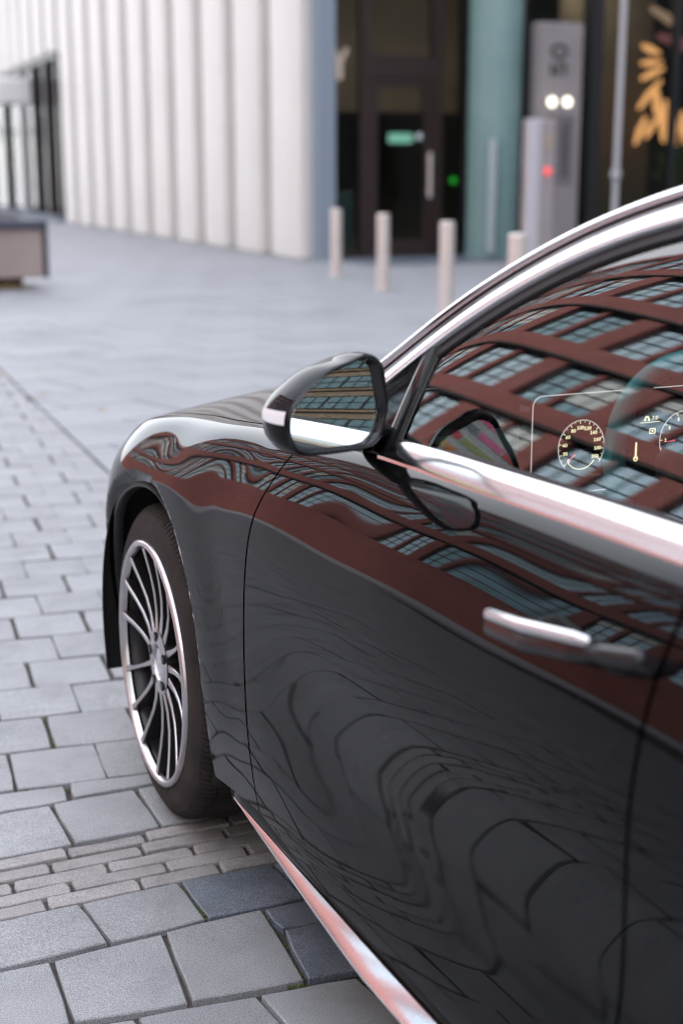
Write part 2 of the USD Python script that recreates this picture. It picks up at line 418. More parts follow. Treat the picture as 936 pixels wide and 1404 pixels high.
add_stone([(-.166, -.742), (.039, -.763), (.061, -.497), (-.137, -.500)], GRANITE)
add_stone([(.064, -.585), (.27, -.60), (.27, -.497), (.061, -.497)], SHADEPAVER)
add_stone([(.039, -.763), (.25, -.785), (.27, -.60), (.064, -.585)], SHADEPAVER)
add_stone([(.25, -.785), (.50, -.80), (.50, -.50), (.27, -.497)], SHADEPAVER)
xs_ = [-.86, -.66, -.455, -.265, -.055, .125, .33, .54]
for a, b in zip(xs_, xs_[1:]):
    add_stone([(a + .02, rowB(a) - .24), (b + .02, rowB(b) - .24), (b, rowB(b)), (a, rowB(a))], GRANITE)
for r_ in range(1, 12):
    for k in range(-18, 8):
        x0 = -.045 + k * .21 + (r_ % 2) * .1
        far_left.append(np.array([(x0, rowB(x0) - .24 - r_ * .222), (x0 + .21, rowB(x0 + .21) - .24 - r_ * .222), (x0 + .21, rowB(x0 + .21) - .018 - r_ * .222), (x0, rowB(x0) - .018 - r_ * .222)]))
def flat_stones(polys, h=0.05, cham=.004):
    ms = []
    for i, P in enumerate(polys):
        m = stone(P, None, parent=None, seed=i + 5, name='paver')
        if m is not None: ms.append(m)
    return cat(ms)
obj('brick_gutter', flat_stones(gut), CLINKER, PAVE, kind='stuff')
obj('paver_field', flat_stones(far_left), GRANITE, PAVE, kind='stuff')
# --- field C: bigger slabs of the plaza, right of the seam and far away
slabs_near, slabs_far = [], []
a17 = math.radians(15.0)
U2, V2 = np.array([math.cos(a17), math.sin(a17)]), np.array([-math.sin(a17), math.cos(a17)])
for r_ in range(-14, 66):
    for k in range(-42, 46):
        a = np.array([1.0, 3.0]) + U2 * (k * 0.9 + (r_ % 2) * .45) + V2 * (r_ * 0.6)
        P = np.array([a, a + U2 * .9, a + U2 * .9 + V2 * .6, a + V2 * .6])
        cx, cy = P.mean(0)
        if cy < 8.0 and cx < seam_x(cy) - .6: continue
        if not (-16 < cx < 30 and 0.6 < cy < 42) or (cy > 18.4 and cx > 9.1 + .06 * (cy - 18.6)): continue
        if cx < .5 and cy < .9: continue
        if cy < 8.0:
            g_ = Polygon(P).intersection(Polygon([(seam_x(-1) + .004, -1), (40, -1), (40, 9.5), (seam_x(9.5) + .004, 9.5)]))
            if g_.geom_type != 'Polygon' or g_.area < .02: continue
            P = np.array(g_.exterior.coords)[:-1]
        slabs_far.append(P)
def slab_mesh(polys, z=0.0):
    V, F = [], []
    for i, P in enumerate(polys):
        g_ = Polygon(P).buffer(-.008, join_style=2)
        if g_.is_empty or g_.geom_type != 'Polygon': continue
        Q = np.array(g_.exterior.coords)[:-1]
        if not g_.exterior.is_ccw: Q = Q[::-1]
        zz = z + rng.gauss(0, .0007); n, k_ = len(V), len(Q)
        V += [(*q, zz) for q in Q] + [(*q, zz - .02) for q in Q]
        F += [[n, n + a, n + a + 1] for a in range(1, k_ - 1)]
        for a in range(k_):
            b = (a + 1) % k_
            F += [[n + a, n + k_ + a, n + k_ + b], [n + a, n + k_ + b, n + b]]
    return trimesh.Trimesh(np.array(V), F, process=False)
def seen(P, ymax):
    d = np.array([*P.mean(0), 0]) - CAM; z_ = d @ fwd
    return z_ > 0 and abs((d @ rgt) / z_) < .27 and P.mean(0)[1] < ymax
near = [P for P in slabs_far if seen(P, 11.5)][:150]
ids = {id(P) for P in near}
for P in near:
    m = slab_mesh([P]); c0 = np.array([*P.mean(0), 0]); m.apply_translation(-c0)
    obj('slab', m, FARPAVE, PAVE, loc=c0)
obj('slab_field', slab_mesh([P for P in slabs_far if id(P) not in ids]), FARPAVE, PAVE, kind='stuff')
# --- moss in a few joints
def moss_strip(p, q, w, n):
    p, q = np.array(p), np.array(q); out = []
    r = np.random.default_rng(int(1e4 * abs(p[0] + q[1])))
    d = (q - p) / np.linalg.norm(q - p); nn = np.array([-d[1], d[0]])
    for _ in range(n):
        t = r.random(); c_ = p + (q - p) * t + nn * r.normal(0, w / 2.6)
        s = trimesh.creation.icosphere(0, r.uniform(.0012, .003)); s.apply_scale([1, 1, .7])
        s.apply_translation([*c_, -.0085 + r.uniform(0, .005)]); out.append(s)
    return cat(out)
spots = [((-.209, .447), (-.223, .235), .008, 300), ((-.104, .444), (-.080, .663), .004, 60), ((.171, 1.1), (.146, .873), .004, 90), ((.015, .66), (.04, .885), .005, 60),
         ((.039, -.763), (.062, -.50), .004, 60), ((.0, -.76), (.04, -.765), .004, 30), ((.125, -.78), (.135, -.95), .005, 60), ((-.19, .2), (-.12, .2), .004, 30), ((-.045, -.48), (-.048, -.33), .005, 60)]
tag(stage.GetPrimAtPath(obj('moss', cat([moss_strip(*s) for s in spots]), MOSS, smooth=True)), 'small green moss growing in the joints between the grey pavers', 'moss', kind='stuff')
# ================================================================== THE CAR (front axle at y = 0, its left flank near x = 0, nose towards +y)
CAR = xf('parked_car', label='glossy black saloon car parked on the paving, seen from its left rear quarter', cat='car')
ZETA = np.linspace(.20, .955, 400)
TA = PchipInterpolator([.20, .24, .30, .40, .5, .6, .7, .78, .82, .86, .90, .93, .955], [-8, -7, -5, -2, 2, 3, 5, 10, 17, 23, 28, 38, 68])(ZETA)
TB = PchipInterpolator([.20, .24, .29, .34, .40, .47, .54, .61, .68, .74, .78, .82, .86, .90, .93, .955], [-22, -18, 0, 9, 11, 5, -2, -4, 1, 6, 10, 17, 23, 28, 38, 68])(ZETA)
def _integ(t):
    x = np.concatenate([[0], np.cumsum(np.tan(np.radians((t[1:] + t[:-1]) / 2)) * np.diff(ZETA))])
    return PchipInterpolator(ZETA, x - np.interp(.70, ZETA, x))
XA, XB = _integ(TA), _integ(TB)
def sstep(a, b, v):
    t = np.clip((v - a) / (b - a), 0, 1); return t * t * t * (t * (6 * t - 15) + 10)
ZTOP = PchipInterpolator([-4.6, -4.2, -3.4, -2.6, -1.65, -.9, -.6, -.47, -.29, -.08, .10, .30, .50, .70, .86], [.93, .96, .985, .985, .968, .952, .935, .922, .904, .884, .862, .825, .765, .685, .59])
ZL = .62
def zmap(zeta, y): return np.where(zeta < ZL, zeta, ZL + (zeta - ZL) * (ZTOP(y) - ZL) / (.955 - ZL)) if True else zeta
def zinv(z, y): return np.where(z < ZL, z, ZL + (z - ZL) * (.955 - ZL) / np.maximum(ZTOP(y) - ZL, 1e-3))
def plan(y):
    w = .62 * np.clip((y - .12) / .74, 0, None) ** 2.5
    w = w + .30 * np.clip((-3.0 - y) / 1.3, 0, None) ** 2.2
    return w
WHEELS = ((0.0, .345), (-3.165, .345))
def side_x(y, zeta):
    b = sstep(-.45, -1.05, y) if False else 1 - sstep(-1.05, -.45, y)
    b = b * sstep(-2.9, -2.5, y)
    x = XA(zeta) * (1 - b) + XB(zeta) * b + plan(y)
    z = zmap(zeta, y)
    for wy, wz in WHEELS:
        r = np.hypot(y - wy, z - wz)
        fade = 1 - sstep(.76, .86, z)
        x = x - .007 * (1 - sstep(.41, .60, r)) * fade * sstep(.26, .46, z) + .60 * np.clip(.416 - r, 0, .04) * (1 - sstep(.80, .84, z))
    x = x + (.0011 + .0022 * np.exp(-((y + .2) / .32) ** 2)) * np.sin(2 * np.pi * (y * 2.3 + z * 1.6)) * sstep(.70, .84, z) * (1 - sstep(.2, .4, y))
    return x
CX = .95
def body(y, s):
    """The body surface: s 0..1 runs up the flank to the belt or fender top, 1..2 over the bonnet to the centre line."""
    y, s = np.broadcast_arrays(np.asarray(y, float), np.asarray(s, float))
    ze = np.clip(.20 + s * .755, .20, .955)
    x, z = side_x(y, ze), zmap(ze, y)
    u = np.clip(s - 1, 0, 1)
    if (u > 0).any():
        x0, z0 = side_x(y, np.full_like(y, .955)), ZTOP(y)
        zc = HOODC(y)
        sc = (ZTOP(y) - ZL) / (.955 - ZL)
        tx, tz = math.sin(math.radians(70)), math.cos(math.radians(70)) * sc
        L = .30
        h00, h10, h01, h11 = 2 * u**3 - 3 * u**2 + 1, u**3 - 2 * u**2 + u, -2 * u**3 + 3 * u**2, u**3 - u**2
        xx = h00 * x0 + h10 * L * tx * 1.2 + h01 * CX + h11 * (CX - x0) * 1.3
        zz = h00 * z0 + h10 * L * tz + h01 * zc + h11 * 0
        x, z = np.where(u > 0, xx, x), np.where(u > 0, zz, z)
    return np.stack([x, y, z], -1)
HOODC = PchipInterpolator([-1.0, -.6, -.2, .1, .4, .65, .86], [1.035, 1.015, .985, .95, .89, .80, .66])
def sz(y, z): return (zinv(np.asarray(z, float), np.asarray(y, float)) - .20) / .755

def panel(poly, fn, ry, rs, deep=.016, flip=False, lip=.0025, inset=.0):
    """Tessellates the part of the surface fn(y, s) inside poly, with rolled edges. Gives a mesh and its normals."""
    y0, s0, y1, s1 = poly.bounds
    ys = np.linspace(y0, y1, max(2, int(math.ceil((y1 - y0) / ry)) + 1)); ss = np.linspace(s0, s1, max(2, int(math.ceil((s1 - s0) / rs)) + 1))
    prep = shapely.prepared.prep(poly)
    idx, pts, F = {}, [], []
    def vid(p):
        k = (round(p[0], 6), round(p[1], 6))
        if k not in idx: idx[k] = len(pts); pts.append(p)
        return idx[k]
    edge = poly.boundary
    for i in range(len(ys) - 1):
        for j in range(len(ss) - 1):
            c = sbox(ys[i], ss[j], ys[i + 1], ss[j + 1])
            if prep.contains(c):
                q = [vid(p) for p in ((ys[i], ss[j]), (ys[i + 1], ss[j]), (ys[i + 1], ss[j + 1]), (ys[i], ss[j + 1]))]
                F += [[q[0], q[1], q[2]], [q[0], q[2], q[3]]]
            elif prep.intersects(c):
                g = poly.intersection(c)
                for h in getattr(g, 'geoms', [g]):
                    if h.geom_type != 'Polygon' or h.area < 1e-9: continue
                    V_, F_ = trimesh.creation.triangulate_polygon(h, engine='earcut')
                    for f in F_:
                        t = [vid(tuple(V_[k])) for k in f]
                        if len(set(t)) == 3:
                            a, b_, c_ = (np.array(pts[k]) for k in t)
                            if (b_ - a)[0] * (c_ - a)[1] - (b_ - a)[1] * (c_ - a)[0] < 0: t = t[::-1]
                            F.append(t)
    Q = np.array(pts)
    P = fn(Q[:, 0], Q[:, 1]); e = 1e-4
    du = fn(Q[:, 0] + e, Q[:, 1]) - fn(Q[:, 0] - e, Q[:, 1]); dv = fn(Q[:, 0], Q[:, 1] + e) - fn(Q[:, 0], Q[:, 1] - e)
    N = np.cross(du, dv); N /= np.maximum(np.linalg.norm(N, axis=1, keepdims=True), 1e-12)
    F = np.array(F)
    fnn = np.cross(P[F[:, 1]] - P[F[:, 0]], P[F[:, 2]] - P[F[:, 0]])
    if (fnn * N[F[:, 0]]).sum() < 0: F = F[:, ::-1]
    if (N * np.array([1, 0, -.3])).sum() > 0 and not flip: N, F = -N, F[:, ::-1]
    VV, NN, FF, n = [P], [N], [F], len(P)
    if deep:
        rings = [poly.exterior] + list(poly.interiors)
        for ring in rings:
            L = LineString(ring.coords)
            c = np.array([(p.x, p.y) for p in (L.interpolate(t) for t in np.arange(0, L.length, max(.006, min(ry, rs) * .8)))])
            c = np.vstack([c, np.array(ring.coords)[:-1]])
            o = np.argsort([L.project(Point(p)) for p in c]); c = c[o]
            keep = np.concatenate([[True], np.linalg.norm(np.diff(c, axis=0), axis=1) > 1e-6]); c = c[keep]
            A = fn(c[:, 0], c[:, 1])
            au = fn(c[:, 0] + e, c[:, 1]) - fn(c[:, 0] - e, c[:, 1]); av = fn(c[:, 0], c[:, 1] + e) - fn(c[:, 0], c[:, 1] - e)
            n_ = np.cross(au, av); n_ /= np.maximum(np.linalg.norm(n_, axis=1, keepdims=True), 1e-12)
            if (n_ * np.array([1, 0, -.3])).sum() > 0 and not flip: n_ = -n_
            T = np.roll(A, -1, 0) - np.roll(A, 1, 0); T /= np.maximum(np.linalg.norm(T, axis=1, keepdims=True), 1e-12)
            O = np.cross(T, n_)
            ar = np.array(Polygon(c).exterior.is_ccw)
            # outward from the panel: test a small step
            cc = Q.mean(0)
            test = ((A - P.mean(0)) * O).sum()
            if (test < 0) == (ring is poly.exterior): O = -O
            k = len(A)
            r0, r1, r2 = A, A + O * lip * .7 - n_ * lip * .6, A + O * lip - n_ * deep
            VV += [r0, r1, r2]; NN += [n_, (n_ + O) / np.sqrt(2), O]
            for a in range(k):
                b_ = (a + 1) % k
                for m in (0, 1):
                    p, q, r, s = n + m * k + a, n + m * k + b_, n + (m + 1) * k + b_, n + (m + 1) * k + a
                    FF.append(np.array([[p, q, r], [p, r, s]]))
            n += 3 * k
    return trimesh.Trimesh(np.vstack(VV), np.vstack(FF), process=False), np.vstack(NN)

def mirrored(mesh, N):
    V = np.array(mesh.vertices); V[:, 0] = 2 * CX - V[:, 0]
    N = np.array(N); N[:, 0] *= -1
    return trimesh.Trimesh(V, np.array(mesh.faces)[:, ::-1], process=False), N

def body_part(name, poly, material=PAINT, ry=.012, rs=.016, both=True, fn=body, parent=CAR, **k):
    m, N = panel(poly, fn, ry, rs, **k)
    p = obj(name, m, material, parent, normals=N)
    if both:
        m2, N2 = mirrored(m, N)
        obj(name, m2, material, parent, normals=N2)
    return p

EDGE_Z = np.array([.285, .36, .45, .60, .73, .80, .86, .92, .96])
EDGE_Y = PchipInterpolator(EDGE_Z, [-.672, -.640, -.618, -.600, -.594, -.600, -.622, -.652, -.672])
def edge(dy, z0, z1, n=24):
    zs = np.linspace(z0, z1, n)
    return [(float(EDGE_Y(z)) + dy, float(sz(EDGE_Y(z) + dy, z))) for z in zs]
def arch(wy, r, n=90):
    t = np.linspace(0, 2 * np.pi, n, endpoint=False)
    k = np.where(np.cos(t) < 0, 1.045, .985) if wy == 0 else 1.0
    Y, Z = wy + r * k * np.cos(t), .345 + r * np.sin(t)
    if wy == 0: Y = np.where((Y < 0) & (Z < .36), Y - .035 * np.clip((.36 - Z) / .11, 0, 1.3) ** 1.5, Y)
    return Polygon([(a, float(sz(a, b))) for a, b in zip(Y, Z)])
S = lambda z, y: float(sz(y, z))
# fender, bonnet, doors, quarter
arch0, arch1 = arch(0, .385), arch(-3.165, .385)
f_poly = Polygon(edge(.0035, .288, .945)[:-1] + [(-.672 + .012, 1.0)] + [(y, 1.045) for y in np.linspace(-.64, .32, 30)] + [(.345, .8), (.352, 0.05)] + [(-.3, .05)]).buffer(0).difference(arch0)
f_poly = max(getattr(f_poly, 'geoms', [f_poly]), key=lambda g: g.area)
body_part('fender', f_poly, lip=.0009)
hood_poly = Polygon([(y, 1.055) for y in np.linspace(-.66, .74, 40)] + [(.80, 1.3), (.82, 2.0), (-.60, 2.0), (-.66, 1.4)])
m, N = panel(hood_poly, body, .02, .02)
m2, N2 = mirrored(m, N)
obj('bonnet', cat([m, m2]), PAINT, CAR, normals=np.vstack([N, N2]))
bump_poly = Polygon([(.357, .02), (.350, .8), (.33, 1.045)] + [(y, 1.045) for y in np.linspace(.36, .74, 12)] + [(.80, 1.0), (.83, .8), (.84, .02)])
lamp_poly = Polygon([(.37, S(.70, .37)), (.50, S(.735, .50)), (.68, S(.672, .68)), (.76, S(.62, .76)), (.79, S(.57, .79)), (.70, S(.575, .70)), (.52, S(.63, .52))])
bp_ = bump_poly.difference(lamp_poly.buffer(.004)).difference(arch0); bp_ = max(getattr(bp_, 'geoms', [bp_]), key=lambda g: g.area)
body_part('front_bumper', bp_)
body_part('headlight', lamp_poly, LENS)
d_poly = Polygon(edge(-.0025, .288, .95) + [(y, 1.0) for y in np.linspace(-.69, -1.66, 30)] + [(-1.682, .95), (-1.69, .6), (-1.672, S(.288, -1.67))])
DOOR = body_part('front_door', d_poly, ry=.009, rs=.011)
r_poly = Polygon([(-1.678, S(.288, -1.68)), (-1.696, .6), (-1.688, .95), (-1.67, 1.0)] + [(y, 1.0) for y in np.linspace(-1.75, -2.80, 24)] + [(-2.84, .8), (-2.80, .5), (-2.66, S(.288, -2.66))])
body_part('rear_door', r_poly, ry=.03, rs=.02)
q_poly = Polygon([(-2.668, .06), (-2.808, .5), (-2.848, .8), (-2.808, 1.0)] + [(y, 1.0) for y in np.linspace(-2.85, -4.2, 30)] + [(-4.28, .5), (-4.28, .06)]).difference(arch1)
body_part('rear_quarter', q_poly, ry=.03, rs=.02)
# dark carcass behind the panels
def inner(y, s):
    P = body(y, s); P = P.copy(); P[..., 0] += .022; P[..., 2] -= .012; return P
inn = Polygon([(-4.27, .03), (-4.27, .985), (-.66, .985), (.80, .985), (.80, .03)]).difference(arch(0, .40)).difference(arch(-3.165, .40))
m, N = panel(inn, inner, .05, .04, deep=0)
m2, N2 = mirrored(m, N)
obj('carcass', cat([m, m2, bx(.06, -2.7, .17, 1.84, -.45, .215), bx(.30, -4.2, .2, 1.6, -2.7, .5), bx(.32, -.45, .18, 1.58, .78, .50)]), DARK, CAR, normals=np.vstack([N, N2] + [np.array(b.vertex_normals) for b in (bx(.06, -2.7, .17, 1.84, -.45, .215), bx(.30, -4.2, .2, 1.6, -2.7, .5), bx(.32, -.45, .18, 1.58, .78, .50))]))
tail = grid(np.array([[[x, -4.285 - .05 * math.sin(math.pi * (x - .22) / 1.46), z] for x in np.linspace(.20, 1.70, 16)] for z in (.25, .5, .75, .95)]))
nose = grid(np.array([[[x, .835 + .12 * math.sin(math.pi * (x - .44) / 1.02), z] for x in np.linspace(.44, 1.46, 16)] for z in (.22, .4, .58, .67)]))
obj('tail_panel', tail, PAINT, CAR, smooth=True)
obj('grille_panel', nose, GLOSSBLACK, CAR, smooth=True)
deck = grid(np.array([[[x, y, ZTOP(y) + .05 * math.sin(math.pi * (x - .12) / 1.66)] for x in np.linspace(.12, 1.78, 16)] for y in np.linspace(-4.28, -3.2, 10)]))
obj('boot_lid', deck, PAINT, CAR, smooth=True)
# wheel arch liner
def liner(wy):
    t = np.linspace(-.35, np.pi + .35, 40)
    return grid(np.array([[[x, wy + (.41 if x > .03 else .389) * math.cos(a), .345 + (.41 if x > .03 else .389) * math.sin(a)] for x in (.012, .032, .33)] for a in t]))
for wy, _ in WHEELS:
    l = liner(wy); l2, _n = mirrored(l, np.zeros((len(l.vertices), 3)))
    obj('wheel_arch_liner', l, DARK, CAR, smooth=True); obj('wheel_arch_liner', l2, DARK, CAR, smooth=True)
# arch lip: the rolled flat edge of the fender round the wheel
def lip(wy, a0=-.45, a1=np.pi + .14):
    P = []
    for a in np.linspace(a0, a1, 70):
        row = []
        for r, dx in ((.3868, .002), (.3852, -.0012), (.380, .0005), (.3785, .02)):
            kk = (1.045 if math.cos(a) < 0 else .985) if wy == 0 else 1.0
            sh_ = -.035 * min(max((.36 - .345 - .385 * math.sin(a)) / .11, 0), 1.3) ** 1.5 if (wy == 0 and math.cos(a) < 0) else 0
            y, z = wy + r * kk * math.cos(a) + sh_, .345 + r * math.sin(a)
            yy, zz = wy + .386 * kk * math.cos(a) + sh_, .345 + .386 * math.sin(a)
            x = float(side_x(np.array(yy), np.clip(zinv(np.array(zz), np.array(yy)), .2, .955)))
            row.append([x + dx, y, z])
        P.append(row)
    return grid(np.array(P))
for wy, _ in WHEELS:
    l = lip(wy); l2, _n = mirrored(l, np.zeros((len(l.vertices), 3)))
    obj('arch_lip', l, TRIM, CAR, smooth=True); obj('arch_lip', l2, TRIM, CAR, smooth=True)
# sill and its bright strip
def sweep(profile, ys, xoff=None, zoff=None, taper=None):
    P = []
    for i, y in enumerate(ys):
        k = 1.0 if taper is None else taper[i]
        P.append([[x + (0 if xoff is None else xoff[i]), y, profile[-1][1] + (z - profile[-1][1]) * k + (0 if zoff is None else zoff[i])] for x, z in profile])
    return grid(np.array(P))
ys = np.linspace(-.425, -2.72, 60)
zo = .0 * ys
xo = np.interp(ys, [-2.72, -2.5, -1.15, -.50, -.425], [.015, 0, 0, .004, .035])
sill = sweep([(.055, .300), (.034, .293), (.024, .285), (.014, .272), (.006, .255), (.003, .2445), (.006, .240), (.02, .238), (.08, .224), (.11, .20), (.12, .17)][::-1], ys, xo, zo)
obj('sill', sill, PAINT, CAR, smooth=50); s2, _n = mirrored(sill, np.zeros((len(sill.vertices), 3))); obj('sill', s2, PAINT, CAR, smooth=50)
ys2 = np.linspace(-.50, -2.66, 50)
tp = np.clip((-.50 - ys2) / .6, .03, 1) ** .9
strip = sweep([(.003, .2425), (-.001, .2432), (-.0135, .2333), (-.0265, .2225), (-.0280, .2195), (-.0235, .2145), (.015, .213)][::-1], ys2, np.interp(ys2, ys[::-1], xo[::-1]), np.interp(ys2, ys[::-1], zo[::-1]) - .0)
V = np.array(strip.vertices).reshape(50, 7, 3)
for i in range(50):
    top = V[i, -1].copy(); V[i] = top + (V[i] - top) * np.array([tp[i], 1, tp[i]])
strip = grid(V)
obj('sill_strip', strip, CHROME, CAR, smooth=14); s2, _n = mirrored(strip, np.zeros((len(strip.vertices), 3))); obj('sill_strip', s2, CHROME, CAR, smooth=50)

# ---------------------------------------------------------------- greenhouse
T0, KC, XB0 = math.radians(25), math.radians(28), .132
def gx(z): return XB0 + math.tan(T0) * (z - 1) + KC * (z - 1) ** 2 / 2 * (1 + math.tan(T0) ** 2)
def glass(y, z):
    y, z = np.broadcast_arrays(np.asarray(y, float), np.asarray(z, float))
    return np.stack([gx(z) + .012 * (y + 1.3) ** 2 * (y > -1.3), y, z], -1)
RAIL_Y = [-.58, -.66, -.74, -.799, -.906, -1.021, -1.131, -1.244, -1.38, -1.60, -1.85, -2.2, -2.55, -2.9, -3.2, -3.45]
RAIL_Z = [.925, .98, 1.034, 1.074, 1.153, 1.225, 1.279, 1.320, 1.354, 1.388, 1.404, 1.405, 1.378, 1.305, 1.195, 1.07]
RAIL = PchipInterpolator(RAIL_Y[::-1], RAIL_Z[::-1])
RAIL = CubicSpline(RAIL_Y[::-1], RAIL_Z[::-1])
yy = np.linspace(-.62, -3.42, 150)
def frame_at(y):
    z = RAIL(y); p = glass(y, z); q = glass(y - .002, RAIL(y - .002)); r = glass(y + .002, RAIL(y + .002))
    T = (q - r) / np.linalg.norm(q - r); dz = glass(y, z + .001) - glass(y, z - .001)
    Nn = np.cross(T, dz); Nn /= np.linalg.norm(Nn)
    if Nn[0] > 0: Nn = -Nn
    B = np.cross(T, Nn); B /= np.linalg.norm(B)
    if B[2] < 0: B = -B
    return p, B, Nn
def rail_sweep(prof, ys):
    P = []
    for y in ys:
        p, B, Nn = frame_at(y); P.append([p + b * B + n * Nn for b, n in prof])
    return grid(np.array(P))
def both(name, mesh, material, smooth=50, parent=CAR):
    a = obj(name, mesh, material, parent, smooth=smooth)
    s_, _n = mirrored(mesh, np.zeros((len(mesh.vertices), 3))); obj(name, s_, material, parent, smooth=smooth)
    return a
both('window_trim', rail_sweep([(-.050, -.006), (-.0505, .006), (-.048, .0125), (-.042, .0145), (-.030, .0115), (-.016, .007), (-.006, .003), (-.0035, .0), (-.0035, -.006)], yy), SATIN)
both('roof_gap', rail_sweep([(-.008, -.004), (.006, -.004)], yy), DARK)
both('window_seal', rail_sweep([(-.066, -.004), (-.064, .003), (-.052, .004), (-.048, -.004)], yy[yy < -.87]), TRIM)
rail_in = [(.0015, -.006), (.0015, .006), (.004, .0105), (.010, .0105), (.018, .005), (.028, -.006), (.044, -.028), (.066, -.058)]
both('roof_rail', rail_sweep(rail_in, yy), SATIN)  # black rail drawn as pale metal; its bright sky reflection put into the material
# windscreen, roof and rear screen: sheets between the two rails
def across(ys, bulge_y, bulge_z, nx=24):
    P = []
    for y in ys:
        p, B, Nn = frame_at(y); a = p + .062 * B - .053 * Nn
        t = np.linspace(0, 1, nx); x = a[0] + (2 * CX - 2 * a[0]) * t; w = 1 - (2 * t - 1) ** 2
        P.append(np.stack([x, a[1] + bulge_y(y) * w, a[2] + bulge_z(y) * w], -1))
    return grid(np.array(P))
by = lambda y: float(np.interp(y, [-3.4, -2.7, -1.9, -1.40, -1.0, -.6], [-.25, -.12, 0, .10, .16, .20]))
bz = lambda y: float(np.interp(y, [-3.4, -2.7, -1.9, -1.40, -1.0, -.6], [.0, .03, .07, .05, .02, .0]))
obj('windscreen', across(yy[yy > -1.42], by, bz), WINDSCREEN, CAR, smooth=True)
obj('roof', across(yy[(yy <= -1.40) & (yy > -2.62)], by, bz), PAINT, CAR, smooth=True)
obj('rear_screen', across(yy[yy <= -2.60], by, bz), WINDSCREEN, CAR, smooth=True)
# side windows
def edge_z(y): return float(RAIL(y)) - .052
def belt_z(y): return float(ZTOP(y)) - .012
PIL = -.936
w_poly = Polygon([(PIL, belt_z(PIL)), (PIL, edge_z(PIL))] + [(y, edge_z(y)) for y in np.linspace(PIL - .01, -1.72, 50)] + [(-1.72, belt_z(-1.72))])
def glass_edged(y, z):
    P = glass(y, z).copy(); e = np.maximum(RAIL(np.asarray(y, float)) - .052 - np.asarray(z, float), 0)
    P[..., 0] += .0042 * np.exp(-e / .017); return P
m, N = panel(w_poly, glass_edged, .012, .006, deep=0)
obj('side_window', m, SIDEGLASS, CAR, normals=N); m2, N2 = mirrored(m, N); obj('side_window', m2, SIDEGLASS, CAR, normals=N2)
r_poly = Polygon([(-1.80, belt_z(-1.8)), (-1.80, edge_z(-1.80))] + [(y, edge_z(y)) for y in np.linspace(-1.82, -3.0, 40)] + [(-3.05, belt_z(-3.05))])
m, N = panel(r_poly, glass, .04, .02, deep=0)
obj('side_window', m, SIDEGLASS, CAR, normals=N); m2, N2 = mirrored(m, N); obj('side_window', m2, SIDEGLASS, CAR, normals=N2)
# fixed quarter in front of the black pillar strip, the strip, the B pillar
def qy(z): return float(np.interp(z, [RAIL(y) - .052 for y in (-.66, -.74, -.80, -.86, -.93)], [-.66, -.74, -.80, -.86, -.93]))
qz = np.linspace(.945, edge_z(-.914), 10)
quarter = Polygon([(-.912, .945)] + [(-.912, edge_z(-.912))] + [(qy(z), z) for z in qz[::-1]])
quarter = quarter.buffer(0)
m, N = panel(quarter, lambda y, z: glass(y, z), .02, .02, deep=0)
obj('mirror_triangle', m, PAINT, CAR, normals=N); m2, N2 = mirrored(m, N); obj('mirror_triangle', m2, PAINT, CAR, normals=N2)
pil = np.array([[glass(y, z) + np.array([-n, 0, n * .4]) for y, n in ((-.902, -.002), (-.904, .006), (-.909, .010), (-.924, .010), (-.934, .006), (-.937, -.002))] for z in np.linspace(.94, edge_z(-.928) + .012, 14)])
both('window_divider', grid(pil), GLOSSBLACK)
pb = np.array([[glass(y, z) + np.array([-n, 0, n * .4]) for y, n in ((-1.715, -.002), (-1.717, .003), (-1.803, .003), (-1.805, -.002))] for z in np.linspace(.94, edge_z(-1.76) + .012, 14)])
both('door_pillar', grid(pb), GLOSSBLACK)
# bright belt moulding
ysb = np.linspace(-.905, -3.05, 90)
def belt(ys, prof):
    P = []
    for i, y in enumerate(ys):
        z0 = float(ZTOP(y)); x0 = float(side_x(np.array(y), np.array(.955)))
        P.append([[x0 + dx, y, z0 + dz] for dx, dz in prof])
    return grid(np.array(P))
hgt = lambda k: [(.010, -.010), (-.002, -.007), (-.0055, -.003), (-.0045, .003), (.000, .0095), (.006, .0165), (.012, .0225), (.018, .0275), (.022, .029), (.0245, .020)]
both('belt_moulding', belt(ysb, hgt(1)), SATIN)
both('belt_seal', belt(ysb, [(.020, .026), (.025, .034), (.030, .034), (.034, .02)]), TRIM)
# door handle
H0, H1 = np.array([-.030, -1.400, .850]), np.array([-.030, -1.610, .876])
xs = lambda y, z: float(side_x(np.array(y), np.clip(zinv(np.array(z), np.array(y)), .2, .955)))
def hp(t, dx, dz):
    p = H0 + (H1 - H0) * t; return [xs(p[1], p[2]) - dx, p[1], p[2] + dz]
HANDLE = xf('door_handle', parent=CAR)
obj('grip', hull_spheres([hp(-.01, .012, -.004), hp(.12, .036, -.006), hp(.5, .042, -.008), hp(.88, .038, -.006), hp(1.0, .030, -.004), hp(.12, .034, .006), hp(.88, .036, .006)], [.007, .010, .0115, .0105, .010, .008, .009]), GLOSSBLACK, HANDLE, smooth=40)
obj('bright_insert', hull_spheres([hp(.0, .020, .010), hp(.12, .039, .012), hp(.5, .047, .012), hp(.9, .041, .012), hp(.98, .036, .010)], [.005, .0075, .008, .0075, .006]), CHROME, HANDLE, smooth=40)
obj('end_cap', hull_spheres([hp(1.08, .030, -.002), hp(1.30, .022, .0), hp(1.10, .016, -.016), hp(1.32, .010, -.010)], [.011, .011, .010, .010]), GLOSSBLACK, HANDLE, smooth=40)
obj('grip_cup', hull_spheres([hp(.15, .0, -.01), hp(.9, .0, -.01), hp(.5, .0, -.03), hp(.5, 0, .016)], [.004, .004, .004, .004]), DARK, HANDLE, smooth=40)

